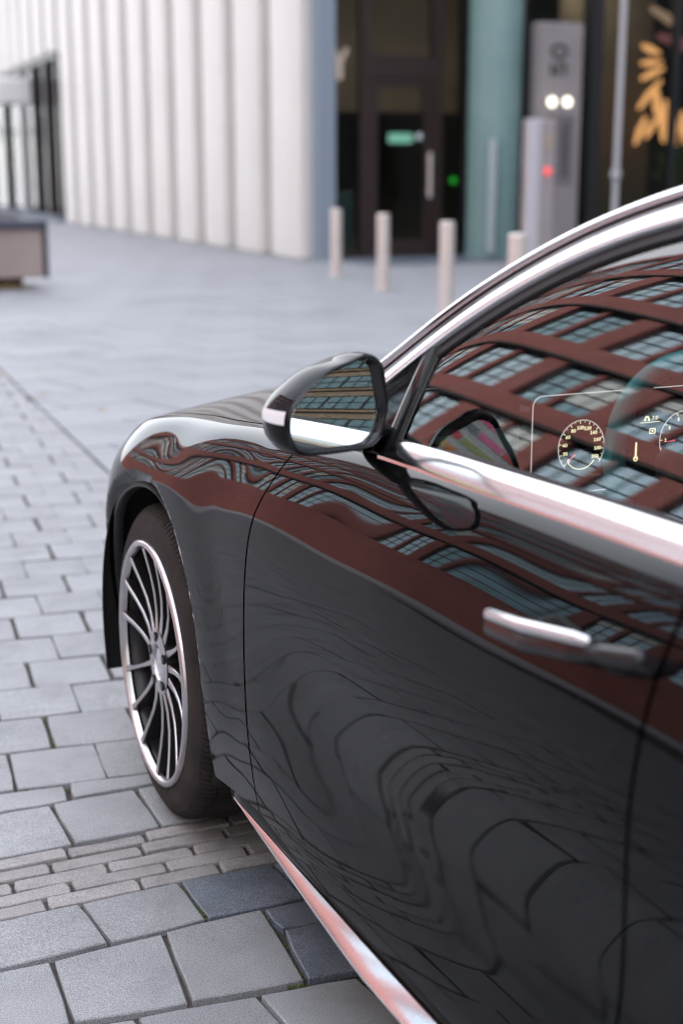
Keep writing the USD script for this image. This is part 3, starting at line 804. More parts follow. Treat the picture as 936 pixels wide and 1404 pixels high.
# ---------------------------------------------------------------- door mirror
MN = np.array([.226, -.974, 0.0]); MN /= np.linalg.norm(MN)
ME = np.array([-MN[1], MN[0], 0.0]); MO = np.array([0, -.97, 1.03]); MU = np.array([0, 0, 1.0])
G_OUT = [(-0.0787, -0.0014), (-0.0681, 0.0218), (-0.05, 0.0395), (-0.0257, 0.0555), (0.0144, 0.068), (0.0522, 0.0748), (0.0634, 0.069), (0.0732, 0.0431), (0.0816, 0.0069), (0.077, -0.0257), (0.0657, -0.0385), (0.0271, -0.0455), (-0.0292, -0.0439), (-0.0656, -0.0347), (-0.0759, -0.0212)]
B_OUT = [(-0.0858, -0.0084), (-0.0841, 0.0109), (-0.071, 0.0291), (-0.0409, 0.0532), (-0.0103, 0.0701), (0.0269, 0.0793), (0.0521, 0.086), (0.0713, 0.082), (0.0876, 0.067), (0.0944, 0.0361), (0.0986, 0.0102), (0.0917, -0.0222), (0.0788, -0.0464), (0.0399, -0.0547), (-0.0353, -0.0532), (-0.0717, -0.0438), (-0.0825, -0.0281)]
def closed_spline(pts, n):
    P = np.array(pts + pts[:1], float); d = np.concatenate([[0], np.cumsum(np.linalg.norm(np.diff(P, axis=0), axis=1))])
    return CubicSpline(d, P, bc_type='periodic')(np.linspace(0, d[-1], n, endpoint=False))
def by_angle(P, c, n):
    a = np.arctan2(P[:, 1] - c[1], P[:, 0] - c[0]); o = np.argsort(a); r = np.hypot(P[:, 0] - c[0], P[:, 1] - c[1])
    t = np.linspace(-np.pi, np.pi, n, endpoint=False); rr = np.interp(t, a[o], r[o], period=2 * np.pi)
    return np.stack([c[0] + rr * np.cos(t), c[1] + rr * np.sin(t)], -1)
mc = (0.004, .012)
Gp, Bp = by_angle(closed_spline(G_OUT, 400), mc, 96), by_angle(closed_spline(B_OUT, 400), mc, 96)
def m3(P2, back): return MO + P2[:, :1] * ME + P2[:, 1:] * MU - back * MN
def shrink(P2, k, cx=.012, cz=.008): return np.array([cx, cz]) + (P2 - [cx, cz]) * k
DM = xf('door_mirror', parent=CAR)
rings = [m3(Gp, .010), m3(Gp + (Bp - Gp) * .25, .0), m3(Gp + (Bp - Gp) * .7, -.003), m3(Bp, .002)]
obj('mirror_bezel', grid(np.array(rings), close_v=True), GLOSSBLACK, DM, smooth=60)
sh = [(0.002, 1.0, 0), (.010, 1.01, -.001), (.025, 1.01, -.003), (.045, .97, -.006), (.068, .86, -.009), (.088, .66, -.012), (.10, .34, -.006), (.104, .02, -.004)]
rings = []
for b_, k, dx in sh:
    P2 = shrink(Bp, k); P2[:, 0] += dx; rings.append(m3(P2, b_))
obj('housing', grid(np.array(rings), close_v=True), PAINT, DM, smooth=True)
gl = trimesh.creation.triangulate_polygon(Polygon(Gp), engine='earcut')
def convex(P2): return m3(P2, .0085) - MN * 0.0
gm_V, gm_F = [m3(np.array([list(mc)]), .0075)[0]], []
for k in range(1, 13):
    gm_V += list(m3(np.array(mc) + (Gp - np.array(mc)) * (k / 12), .0075))
for j in range(96):
    gm_F.append([0, 1 + j, 1 + (j + 1) % 96])
for k in range(11):
    for j in range(96):
        a, b_, c_, d_ = 1 + k * 96 + j, 1 + k * 96 + (j + 1) % 96, 1 + (k + 1) * 96 + (j + 1) % 96, 1 + (k + 1) * 96 + j
        gm_F += [[a, d_, c_], [a, c_, b_]]
_g = np.array(gm_V); _r = _g - _g[0]; gm_V = _g - MN * (.5 * (_r ** 2).sum(1) / 4.0)[:, None]
obj('mirror_glass', trimesh.Trimesh(np.array(gm_V), gm_F, process=False), MIRROR, DM, smooth=True)
# indicator: a pale band round the outer end of the housing
band = []
for k in np.linspace(0, 1, 9):
    row = []
    for zz in (-.004, .002, .009, .0145):
        sel = Bp[Bp[:, 0] < 0]; x2 = np.interp(zz, *(lambda o: (sel[o, 1], sel[o, 0]))(np.argsort(sel[:, 1])))
        b_ = .005 + k * .060; kk = np.interp(b_, [.002, .010, .025, .045, .068], [1.0, 1.01, 1.01, .97, .86]); dd = np.interp(b_, [.002, .010, .025, .045, .068], [0, -.001, -.003, -.006, -.009])
        p2 = np.array([[.012 + (x2 - .012) * kk + dd - .0022, .008 + (zz - .008) * kk]]); row.append(m3(p2, b_)[0])
    band.append(row)
obj('indicator', grid(np.array(band)), WHITELENS, DM, smooth=True)
obj('mirror_foot', hull_spheres([(.06, -.92, .985), (.10, -.88, .972), (.12, -.82, .962), (.05, -.93, 1.0), (.11, -.90, .99)], [.018, .016, .012, .014, .012]), GLOSSBLACK, DM, smooth=40)
# right-hand mirror
obj('door_mirror', mirrored(trimesh.Trimesh(*(lambda g: (g.vertices, g.faces))(grid(np.array(rings), close_v=True)), process=False), np.zeros((96 * 8, 3)))[0], PAINT, CAR, smooth=True)

# ---------------------------------------------------------------- wheels
def wheel_meshes():
    n = 576
    t = np.linspace(0, 2 * np.pi, n, endpoint=False)
    prof = [(.014, .262), (.009, .268), (.008, .280), (.011, .298), (.016, .312), (.021, .321)]
    tread_x = [.0215, .029, .037, .048, .054, .058, .060, .068, .070, .105, .107, .116, .118, .155, .157, .165, .167, .205, .219]
    groove = [0, 0, 0, 0, 0, 0, 1, 1, 0, 0, 1, 1, 0, 0, 1, 1, 0, 0, 0]
    prof2 = [(.227, .338), (.236, .330), (.243, .318), (.245, .300), (.238, .275), (.225, .262)]
    rows = [[(x, r)] * n for x, r in prof]
    P = []
    for x, r in prof:
        P.append(np.stack([np.full(n, x), r * np.cos(t), r * np.sin(t)], -1))
    for i, (x, g) in enumerate(zip(tread_x, groove)):
        r = float(np.interp(x, [.0215, .029, .037, .048, .07, .1225, .175, .219], [.3215, .3315, .3375, .3405, .343, .345, .343, .338])) - .007 * g
        ph = (np.arange(n) + (2 if i % 2 else 0) * (i > 8)) % 4
        lat = np.where((ph == 0), .005, 0.0) if not g and i > 0 else 0.0
        P.append(np.stack([np.full(n, x), (r - lat) * np.cos(t), (r - lat) * np.sin(t)], -1))
    for x, r in prof2:
        P.append(np.stack([np.full(n, x), r * np.cos(t), r * np.sin(t)], -1))
    tyre = grid(np.array(P), close_v=True)
    def lathe(pr, m=120):
        a = np.linspace(0, 2 * np.pi, m, endpoint=False)
        return grid(np.array([np.stack([np.full(m, x), r * np.cos(a), r * np.sin(a)], -1) for x, r in pr]), close_v=True)
    lipm = lathe([(.020, .268), (.005, .267), (.001, .262), (.0005, .2565), (.004, .252), (.016, .2485)])
    barrel = lathe([(.022, .2475), (.04, .240), (.10, .232), (.215, .236), (.222, .262)])
    spokes, sides = [], []
    for k in range(15):
        g = k % 3 - 1
        a = k * 2 * np.pi / 15 + .10 - g * .05
        # centre line: from the hub outwards, dished in the middle
        rr = np.array([.050, .075, .11, .15, .19, .225, .249])
        xx = np.array([.020, .024, .026, .024, .018, .011, .006])
        wd = np.array([.012, .0085, .0058, .0048, .0046, .0052, .0075])
        da = g * np.array([.07, .045, .022, .01, 0, 0, 0])
        ft, bk = [], []
        front, back = [], []
        for r, x, w, d in zip(rr, xx, wd, da):
            c, s = math.cos(a + d), math.sin(a + d); e = np.array([0, -s, c]); o = np.array([0, r * c, r * s])
            front.append([o + e * w + [x + .002, 0, 0], o + e * w * .8 + [x, 0, 0], o - e * w * .8 + [x, 0, 0], o - e * w + [x + .002, 0, 0]])
            back.append([o + e * w + [x + .002, 0, 0], o + e * w * 1.3 + [x + .035, 0, 0], o - e * w * 1.3 + [x + .035, 0, 0], o - e * w + [x + .002, 0, 0]])
        spokes.append((grid(np.array(front)), grid(np.array(back))))
    hub = lathe([(.022, .071), (.0205, .060), (.019, .052), (.020, .040), (.026, .036), (.050, .033), (.050, .0)], 90)
    hubside = lathe([(.022, .071), (.06, .076), (.09, .08)], 60)
    capm = lathe([(.030, .033), (.024, .029), (.022, .015), (.022, .0)], 60)
    holes = []
    for k in range(5):
        a = k * 2 * np.pi / 5 + .22
        holes.append(cyl((.0175, .056 * math.cos(a), .056 * math.sin(a)), (.05, .056 * math.cos(a), .056 * math.sin(a)), .0105, 20))
    bolts = [cyl((.0172, .056 * math.cos(k * 2 * np.pi / 5 + .22), .056 * math.sin(k * 2 * np.pi / 5 + .22)), (.05, .056 * math.cos(k * 2 * np.pi / 5 + .22), .056 * math.sin(k * 2 * np.pi / 5 + .22)), .0065, 6) for k in range(5)]
    disc = lathe([(.062, .09), (.062, .186), (.092, .186), (.092, .09)], 90)
    a0 = np.linspace(.35, 1.25, 12)
    cal = hull_spheres([(x, .185 * math.cos(a + 1.6), .185 * math.sin(a + 1.6)) for a in a0 for x in (.068, .11)], .022, 2)
    bolt = cat([cyl((.046, .16 * math.cos(a), .16 * math.sin(a)), (.062, .16 * math.cos(a), .16 * math.sin(a)), .012, 12) for a in (-.25, -1.25, 2.2)])
    return tyre, lipm, barrel, spokes, hub, hubside, capm, holes, bolts, disc, cal, bolt
tyre, lipm, barrel, spokes, hub, hubside, capm, holes, bolts, disc, cal, bolt = wheel_meshes()
for mm in (tyre, lipm, barrel, hub, hubside, capm, disc):
    mm.fix_normals() if False else None
def make_wheel(y, steer=0.0, right=False):
    w = xf('wheel', parent=CAR)
    X = UsdGeom.Xformable(stage.GetPrimAtPath(w))
    X.AddTranslateOp().Set(Gf.Vec3d(1.895 if right else .003, y, .345))
    X.AddRotateZOp().Set((180 if right else 0) + steer)
    obj('tyre', tyre, RUBBER, w, smooth=35)
    obj('rim_lip', lipm, ALLOY, w, smooth=60)
    obj('rim_barrel', barrel, ALLOYDARK, w, smooth=60)
    for f, b_ in spokes:
        obj('spoke', f, ALLOY, w, smooth=30)
    obj('spoke_flank', cat([b_ for f, b_ in spokes]), ALLOYDARK, w, smooth=30)
    obj('hub', hub, ALLOY, w, smooth=30)
    obj('hub_flank', hubside, ALLOYDARK, w, smooth=60)
    obj('hub_cap', capm, CHROME, w, smooth=40)
    for h, b_ in zip(holes, bolts):
        obj('bolt_hole', h, DARK, w); obj('wheel_bolt', b_, ALLOYDARK, w)
    obj('brake_disc', disc, DISC, w, smooth=30)
    obj('caliper', cal, ALLOYDARK, w, smooth=40)
    obj('caliper_bolt', bolt, COPPER, w, smooth=40)
    return w
make_wheel(0.0, -2.6); make_wheel(-3.165)
make_wheel(0.0, -2.0, True); make_wheel(-3.165, 0, True)

# ---------------------------------------------------------------- cabin
dash = np.array([[[x, y, z - .03 * ((x - .95) / .8) ** 2] for x in np.linspace(.16, 1.74, 30)] for y, z in ((-.62, .93), (-.72, .955), (-.82, .965), (-.90, .955), (-.925, .93), (-.93, .86), (-.95, .84), (-1.0, .78), (-1.02, .62), (-.9, .5))])
obj('dashboard', grid(dash), LEATHER, CAR, smooth=50)
DISP = xf('instrument_display', parent=CAR)
DY = -.945
DX0, DX1, DZ0, DZ1 = .347, .80, .872, 1.033
def rrect(x0, z0, x1, z1, r, n=8):
    return sbox(x0 + r, z0 + r, x1 - r, z1 - r).buffer(r, quad_segs=n)
EX, EZ = (1, 0, 0), (0, 0, 1)
pl = lambda poly, y, d: prism(poly, d, (0, y, 0), EX, EZ)      # extrudes towards -y (to the driver)
obj('display_housing', pl(rrect(DX0 - .004, DZ0 - .004, DX1 + .004, DZ1 + .004, .02), DY + .03, .028), GLOSSBLACK, DISP)
obj('screen', pl(rrect(DX0, DZ0, DX1, DZ1, .018), DY + .0015, .001), SCREEN, DISP)
obj('screen_outline', pl(rrect(DX0, DZ0, DX1, DZ1, .018).difference(rrect(DX0 + .0012, DZ0 + .0012, DX1 - .0012, DZ1 - .0012, .0168)), DY, .0006), LINE, DISP)
def gauge(cx, cz, R, vals, a_from, a_to, needle, name):
    g = []
    ring = Point(cx, cz).buffer(R, quad_segs=40).difference(Point(cx, cz).buffer(R - .0011, quad_segs=40))
    wedge = Polygon([(cx, cz)] + [(cx + 2 * R * math.cos(a), cz + 2 * R * math.sin(a)) for a in np.radians(np.linspace(a_from + 6, a_to - 6, 40))])
    obj('dial_ring', pl(ring.intersection(wedge), DY, .0006), LINE, DISP)
    ticks, nums = [], []
    for i, v in enumerate(vals):
        a = math.radians(a_from + (a_to - a_from) * i / (len(vals) - 1)); c, s = math.cos(a), math.sin(a)
        ticks.append(LineString([(cx + (R - .002) * c, cz + (R - .002) * s), (cx + (R - .0055) * c, cz + (R - .0055) * s)]).buffer(.0005))
        nums.append(text(v, .0052, (cx + (R - .0125) * c, DY, cz + (R - .0125) * s), EX, EZ, .0006, True))
        if i < len(vals) - 1:
            a = math.radians(a_from + (a_to - a_from) * (i + .5) / (len(vals) - 1)); c, s = math.cos(a), math.sin(a)
            ticks.append(LineString([(cx + (R - .002) * c, cz + (R - .002) * s), (cx + (R - .004) * c, cz + (R - .004) * s)]).buffer(.0003))
    obj('dial_ticks', pl(shapely.union_all(ticks), DY, .0006) if False else cat([pl(t_, DY, .0006) for t_ in ticks]), NUM, DISP)
    obj('dial_numbers', cat(nums), NUM, DISP)
    a = math.radians(needle); c, s = math.cos(a), math.sin(a)
    obj('needle', pl(Polygon([(cx + .016 * c - .0011 * s, cz + .016 * s + .0011 * c), (cx + (R - .004) * c, cz + (R - .004) * s), (cx + .016 * c + .0011 * s, cz + .016 * s - .0011 * c)]), DY - .0008, .0006), NEEDLE, DISP)
gauge(.4405, .946, .044, ['0', '20', '40', '60', '80', '100', '120', '140', '160', '180', '200'], 222, -32, 222, 'speed')
gauge(.640, .944, .047, ['0', '1', '2', '3', '4', '5', '6', '7'], 215, -35, 184, 'rev')
obj('fuel_arc', cat([pl(LineString([(.4405 + .030 * math.cos(a), .946 + .030 * math.sin(a) - .006) for a in np.radians(np.linspace(215, 325, 14))]).buffer(.0006), DY, .0006)]), NUM, DISP)
obj('screen_icons', cat([pl(rrect(.572, .957, .584, .966, .001).difference(rrect(.5735, .9585, .5825, .9645, .0005)), DY, .0006), pl(Point(.578, .9615).buffer(.0018), DY, .0006),
    pl(Polygon([(.545, .918), (.549, .918), (.5485, .945), (.5455, .945)]).union(Point(.547, .918).buffer(.0045)).difference(Point(.547, .917).buffer(.0018)), DY, .0006),
    pl(sbox(.553, .976, .592, .9768), DY, .0006), text('7:0', .006, (.582, DY, .983), EX, EZ, .0006), pl(Polygon([(.560, .979), (.572, .979), (.569, .987), (.563, .987)]).difference(sbox(.564, .979, .568, .984)), DY, .0006)]), NUM, DISP)
obj('warning_icon', pl(Point(.503, .987).buffer(.0045), DY, .0006), emit('display_warning', (1.0, .30, .26), .6), DISP)
# steering wheel with hub and stalks
SC, SR, TILT = np.array([.550, -1.150, .925]), .186, math.radians(24)
sv = np.array([0, math.sin(TILT), math.cos(TILT)]); sn = np.array([0, -math.cos(TILT), math.sin(TILT)])
ring = [SC + SR * (math.cos(a) * np.array([1, 0, 0]) + math.sin(a) * sv) for a in np.linspace(0, 2 * np.pi, 72, endpoint=False)]
SW = xf('steering_wheel', parent=CAR)
obj('wheel_rim', tube(ring, .0165, 14, True), SKYLITRIM, SW, smooth=True)
obj('airbag_cover', hull_spheres([SC + sn * -.01 + np.array([a * .07, 0, 0]) + sv * b_ for a in (-1, 1) for b_ in (-.05, .03)], .028), LEATHER, SW, smooth=40)
for a in (math.pi, 0, -math.pi / 2):
    e = math.cos(a) * np.array([1, 0, 0]) + math.sin(a) * sv
    obj('wheel_spoke', tube([SC + e * .08, SC + e * .13 - sn * .004, SC + e * .182], [.016, .013, .014], 10), LEATHER, SW, smooth=True)
obj('stalk', cyl((.372, -1.03, .916), (.45, -1.03, .908), .0085, 20), SATIN, CAR, smooth=40)
obj('stalk', cat([cyl((.452, -1.055, .905), (.462, -1.055, .903), .011, 20), cyl((.462, -1.055, .903), (.53, -1.05, .895), .009, 20)]), GLOSSBLACK, CAR, smooth=40)
# seats
def seat(cx):
    s = xf('front_seat', parent=CAR)
    obj('cushion', hull_spheres([(cx + a, y, z) for a in (-.2, .2) for y, z in ((-1.45, .56), (-1.95, .50))], .08), LEATHER, s, smooth=40)
    obj('backrest', hull_spheres([(cx + a, y, z) for a in (-.19, .19) for y, z in ((-1.98, .58), (-2.18, 1.06))], .075), LEATHER, s, smooth=40)
    obj('headrest', hull_spheres([(cx + a, y, z) for a in (-.09, .09) for y, z in ((-2.18, 1.20), (-2.20, 1.28))], .05), LEATHER, s, smooth=40)
seat(.55); seat(1.35)
obj('rear_bench', cat([hull_spheres([(x, y, z) for x in (.35, 1.55) for y, z in ((-2.75, .55), (-3.05, .52))], .08), hull_spheres([(x, y, z) for x in (.35, 1.55) for y, z in ((-3.1, .6), (-3.28, 1.02))], .07)]), LEATHER, CAR, smooth=40)
dc = np.array([[[.105 + .03 * k, y, .955 - .16 * k] for k in (0, .3, 1, 3)] for y in np.linspace(-.75, -2.9, 20)])
both('door_card', grid(dc), LEATHER)
# ================================================================== BUILDINGS AND STREET FURNITURE
# --- white building: a wall of upright folded panels that runs away from us, its glazed entrance round the corner
WD = np.array([.0598, .9982]); WN = np.array([-.9982, .0598])      # along the wall, out of the wall
WC = np.array([8.62, 18.62])
HALL = xf('white_building', label='white building with upright ribbed panels and a shop window at its far end', cat='building')
def wp(s, out, z): return [*(WC + WD * s + WN * out), z]
def wallbox(s0, s1, o0, o1, z0, z1):
    V = np.array([wp(s, o, z) for s in (s0, s1) for o in (o0, o1) for z in (z0, z1)])
    return trimesh.convex.convex_hull(V)
s, w = 0.0, 2.05
WIN0, WIN1, WINH = 20.6, 44.0, 4.75
k = 0
while s < 44:
    z0 = 0.0 if s + w <= WIN0 + .1 else WINH
    pts = [(0.0, -.03), (0.0, .13), (.02, .16), (.10, .185), (w * .25, .20), (w * .45, .19), (w * .62, .165), (w * .78, .12), (w * .9, .06), (w - .06, .0), (w - .03, -.03), (w, -.03)]
    m = grid(np.array([[wp(s + a, b, z_) for a, b in pts] for z_ in (z0 + .02, (z0 + 9) / 2, 9.0)]))
    obj('wall_panel', m, WHITEPANEL, HALL)
    s += w
    if s < WIN0 < s + w: w = WIN0 - s if WIN0 - s > .3 else w
    elif s >= WIN0: w = 2.05
obj('wall_backing', cat([wallbox(.1, WIN0 - .1, -.33, -.26, 0, 9.1), wallbox(WIN0 - .1, 46, -.33, -.26, WINH, 9.1)]), WHITEPANEL, HALL)
obj('corner_jamb', bx(8.62, 18.38, 0, 8.93, 18.70, 9.0), GREYJAMB, HALL)
# shop window
obj('shop_lintel', wallbox(WIN0 - .02, WIN1, -.22, .10, WINH - .14, WINH - .003), FRAMEDARK, HALL)
obj('shop_jamb', wallbox(WIN0 - .10, WIN0 + .12, -.20, .15, 0.02, WINH - .145), FRAMEDARK, HALL)
for i, q in enumerate((22.75, 25.0, 27.6, 31.0, 35.0, 39.0)):
    obj('shop_mullion', wallbox(q, q + [.5, .22, .3, .3, .3, .3][i], -.20, .08, .05, WINH - .15), [FRAMERED, FRAMEDARK, SHOPGREY, FRAMEDARK, SHOPGREY, FRAMEDARK][i], HALL)
obj('shop_blind', wallbox(WIN0 + .25, WIN0 + 2.1, -.26, -.22, .05, WINH - .15), WHITEPANEL, HALL)
obj('shop_back', wallbox(WIN0 + 2.6, WIN1, -1.6, -1.5, 0, WINH), SHOPGREY, HALL)
obj('shop_ceiling', wallbox(WIN0 + .12, WIN1, -2.4, -.22, WINH - .15, WINH), FRAMEDARK, HALL)
obj('shop_glass', wallbox(WIN0 + .12, WIN1, -.078, -.07, .05, WINH - .15), SHOPGLASS, HALL)
obj('shop_step', wallbox(WIN0 - .4, WIN1, -.2, .35, .005, .12), mat('step_grey', (.10, .12, .17), .6), HALL)
sgn = xf('hanging_sign', label='white box sign hanging out over the shop window at the left edge', cat='sign')
obj('sign_box', cbx(7.9, 44.6, 3.50, 10.45, 44.85, 4.36, .09), mat('sign_white', (.8, .8, .8), .4), sgn)
obj('sign_bracket', bx(10.45, 44.68, 3.85, 10.56, 44.78, 3.95), SHOPGREY, sgn)
lb = xf('wall_lantern', label='small white lantern on the shop front under the hanging sign', cat='lamp')
obj('lantern_body', cbx(9.25, 47.3, 2.35, 9.75, 47.6, 3.2, .05), mat('lantern_white', (.75, .75, .76), .4), lb)
obj('lantern_arm', bx(9.75, 47.42, 2.7, 10.42, 47.48, 2.76), FRAMEDARK, lb)

# --- glazed entrance with its lobby
ENT = xf('glass_entrance', label='dark glazed office entrance with brown frames and a lit lobby behind', cat='entrance')
Y0 = 18.60
fr = lambda name, x0, x1, z0, z1, m_=FRAMERED, y0=Y0 - .06, y1=Y0 + .08: obj(name, bx(x0, y0, z0, x1, y1, z1), m_, ENT)
def gl_(x0, x1, z0, z1): return obj('pane', bx(x0, Y0 + .005, z0, x1, Y0 + .02, z1), SHOPGLASS, ENT)
fr('sill_frame', 8.935, 20.0, .005, .10)
fr('mullion', 8.935, 9.00, .10, 5.6, FRAMEDARK)
fr('mullion', 9.45, 9.62, .10, 5.6)
fr('mullion', 10.76, 10.95, .10, 5.6)
fr('mullion', 11.36, 11.44, .10, 5.6, FRAMEDARK)
fr('mullion', 12.42, 12.52, .10, 5.6, FRAMEDARK)
fr('mullion', 13.74, 13.98, .10, 5.6, FRAMEDARK, Y0 - .2)
fr('mullion', 15.6, 15.72, .10, 5.6, FRAMEDARK)
fr('mullion', 17.6, 17.72, .10, 5.6, FRAMEDARK)
fr('transom', 9.62, 10.76, 2.88, 3.22)
for a, b in ((9.00, 9.45), (10.95, 11.36), (11.44, 12.42), (12.52, 13.74), (13.98, 15.6), (15.72, 17.6), (17.72, 20.0)): gl_(a, b, .10, 5.6)
gl_(9.62, 10.76, 3.22, 5.6)
fr('head_frame', 8.935, 20.0, 5.60, 9.0, FRAMEDARK)
obj('door_frame', cat([bx(9.63, Y0 - .04, .11, 9.76, Y0 + .06, 2.87), bx(10.62, Y0 - .04, .11, 10.75, Y0 + .06, 2.87), bx(9.76, Y0 - .04, 2.72, 10.62, Y0 + .06, 2.87), bx(9.76, Y0 - .04, .11, 10.62, Y0 + .06, .30)]), FRAMERED, ENT)
obj('door_glass', bx(9.76, Y0, .30, 10.62, Y0 + .015, 2.72), SHOPGLASS, ENT)
obj('door_handle', cat([cyl((10.69, Y0 - .12, .98), (10.69, Y0 - .12, 1.70), .035, 16), cyl((10.69, Y0 - .12, 1.08), (10.69, Y0 - .03, 1.08), .018, 10), cyl((10.69, Y0 - .12, 1.60), (10.69, Y0 - .03, 1.60), .018, 10)]), STEEL, ENT, smooth=40)
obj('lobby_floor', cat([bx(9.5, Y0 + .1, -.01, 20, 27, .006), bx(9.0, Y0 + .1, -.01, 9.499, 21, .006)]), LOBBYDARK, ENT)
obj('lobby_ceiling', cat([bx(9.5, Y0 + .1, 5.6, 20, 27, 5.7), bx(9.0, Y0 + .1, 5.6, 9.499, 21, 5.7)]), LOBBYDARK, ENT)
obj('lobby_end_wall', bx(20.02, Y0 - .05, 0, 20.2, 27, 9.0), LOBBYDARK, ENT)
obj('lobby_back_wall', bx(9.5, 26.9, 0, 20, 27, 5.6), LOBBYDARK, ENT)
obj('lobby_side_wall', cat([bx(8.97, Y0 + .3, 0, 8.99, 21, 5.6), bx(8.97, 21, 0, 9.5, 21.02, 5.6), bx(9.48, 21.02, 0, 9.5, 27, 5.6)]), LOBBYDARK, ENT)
obj('lobby_timber_wall', bx(15.3, 21.6, 0.01, 17.4, 21.8, 5.59), LOBBYWALL, ENT)
obj('lobby_timber_wall', bx(11.5, 24.5, 2.6, 14.6, 24.6, 5.59), LOBBYWALL, ENT)
obj('reception_desk', cbx(9.4, 22.5, .01, 11.2, 23.2, 1.0, .03), mat('desk_blue', (.06, .12, .15), .3), ENT)
obj('porch_floor', bx(8.95, 16.9, .005, 20, Y0 - .07, .020), mat('porch_slate', (.12, .14, .18), .5), ENT)
E1 = emit('lamp_teal', (.45, 1.0, .80), .17); E2 = emit('lamp_white', (.85, .88, 1.0), .22); E3 = emit('lamp_green', (.02, .35, .03), .35); E4 = emit('lamp_pink', (1.0, .74, .70), .15)
E5 = emit('lamp_orange', (1.0, .44, .17), .34); E6 = emit('lamp_warm', (1.0, .93, .78), .6); E7 = emit('lamp_red', (1.0, .12, .14), .25)
lamp = lambda name, mesh, m_, label, c_='lamp', g=None: obj(name, mesh, m_, smooth=40, label=label, cat=c_, group=g)
lamp('exit_light', cbx(11.48, 21.5, 1.92, 11.96, 21.6, 2.09, .02), E1, 'pale green glowing light box seen through the glass door', 'light')
lamp('round_light', hull_spheres([(12.09, 21.5, 2.04), (12.14, 21.5, 2.04)], .06), E2, 'round white lamp glowing right of the green light box')
lamp('green_light', trimesh.creation.icosphere(2, .06).apply_translation([12.55, 21.0, 1.24]), E3, 'small green indicator light in the dark glass beside the column', 'light')
lamp('wall_lamp', cat([hull_spheres([(10.17, 20.9, 3.02), (10.17, 20.9, 3.26)], .06), hull_spheres([(10.17, 20.9, 3.25), (10.07, 20.9, 3.46)], .045), hull_spheres([(10.17, 20.9, 3.25), (10.30, 20.9, 3.48)], .045)]), E4, 'pale pink fan-shaped wall lamp behind the glass next to the corner jamb')
for i, (x, z) in enumerate(((12.5, 5.05), (13.1, 4.95))):
    lamp('ceiling_lamp', hull_spheres([(x, 22.5, z), (x + .35, 22.5, z + .1)], .10), emit(f'lamp_dim_orange_{"ab"[i]}', (1.0, .45, .15), .12), ['left of two dim orange lamps over the brown entrance door', 'right of two dim orange lamps over the brown entrance door'][i])
# orange leaf-shaped light sculpture
fill_panel = obj('lobby_lamp_panel', bx(10.2, 20.4, 5.50, 16.5, 21.6, 5.56), emit('lobby_fill_glow', (1.0, .88, .76), 1.7), ENT)  # glowing panel added to brighten the dark lobby
SCU = xf('light_sculpture', label='glowing orange sculpture of leaf-shaped blades hanging in the lobby at right', cat='sculpture')
for p, q, r in [((16.43, 20.6, 3.74), (16.80, 20.6, 3.62), 0.070), ((16.42, 20.6, 3.42), (16.86, 20.6, 3.46), 0.065), ((16.44, 20.6, 3.14), (16.91, 20.6, 3.34), 0.070), ((16.40, 20.6, 2.60), (16.87, 20.6, 3.11), 0.070), ((16.79, 20.6, 2.91), (16.88, 20.6, 2.36), 0.085), ((17.02, 20.6, 2.71), (17.15, 20.6, 2.23), 0.085), ((16.99, 20.6, 2.57), (17.01, 20.6, 1.99), 0.080), ((17.26, 20.6, 2.47), (17.30, 20.6, 1.94), 0.085), ((16.55, 20.6, 2.40), (16.35, 20.6, 1.93), 0.070), ((16.78, 20.6, 2.35), (16.59, 20.6, 2.05), 0.070), ((17.45, 20.6, 2.51), (17.56, 20.6, 1.96), 0.080)]:
    p, q = np.array(p), np.array(q)
    obj('blade', hull_spheres([p, (p + q) / 2 + [0, .02, 0], q], [r * .6, r, r * .5], 2), E5, SCU, smooth=40)
p, q = np.array([16.615, 20.600, 4.412]), np.array([17.056, 20.600, 4.219])
obj('blade', hull_spheres([p, q], [.06, .09], 2), emit('lamp_peach', (1.0, .60, .42), .10), SCU, smooth=40)
p, q = np.array([16.817, 20.600, 3.917]), np.array([17.521, 20.600, 3.781])
obj('blade', hull_spheres([p, q], [.07, .13], 2), emit('lamp_rose', (.9, .30, .34), .06), SCU, smooth=40)
obj('hanger', cyl(np.array([17.126, 20.700, 3.802]), np.array([17.038, 20.700, 5.128]), .015, 8), FRAMEDARK, SCU)
# plant
PLT = xf('potted_plant', label='leafy green plant behind the glass below the orange sculpture', cat='plant')
pc = np.array([16.600, 19.600, 1.491]); r = np.random.default_rng(3); leaves = []
for i in range(260):
    c_ = pc + np.array([r.normal(0, .17), r.normal(0, .15), r.normal(0, .20)]); L = r.uniform(.09, .17); a, b = r.uniform(0, 6.3), r.uniform(-.7, .8)
    d = np.array([math.cos(a) * math.cos(b), math.sin(a) * math.cos(b), math.sin(b)]); e = np.cross(d, [0, 0, 1]); e /= np.linalg.norm(e); u_ = np.cross(e, d)
    leaves.append(trimesh.Trimesh([c_ - d * L / 2, c_ + e * L * .22 + u_ * .012, c_ + d * L / 2, c_ - e * L * .22 + u_ * .012], [[0, 1, 2], [0, 2, 3]], process=False))
obj('foliage', cat(leaves), GREENLEAF, PLT)
obj('pot', cyl((pc[0], pc[1], .01), (pc[0], pc[1], .62), .20, 24, .27), FRAMEDARK, PLT, smooth=40)
obj('stem', cyl((pc[0], pc[1], .6), (pc[0], pc[1], pc[2]), .03, 8), DRYLEAF, PLT)

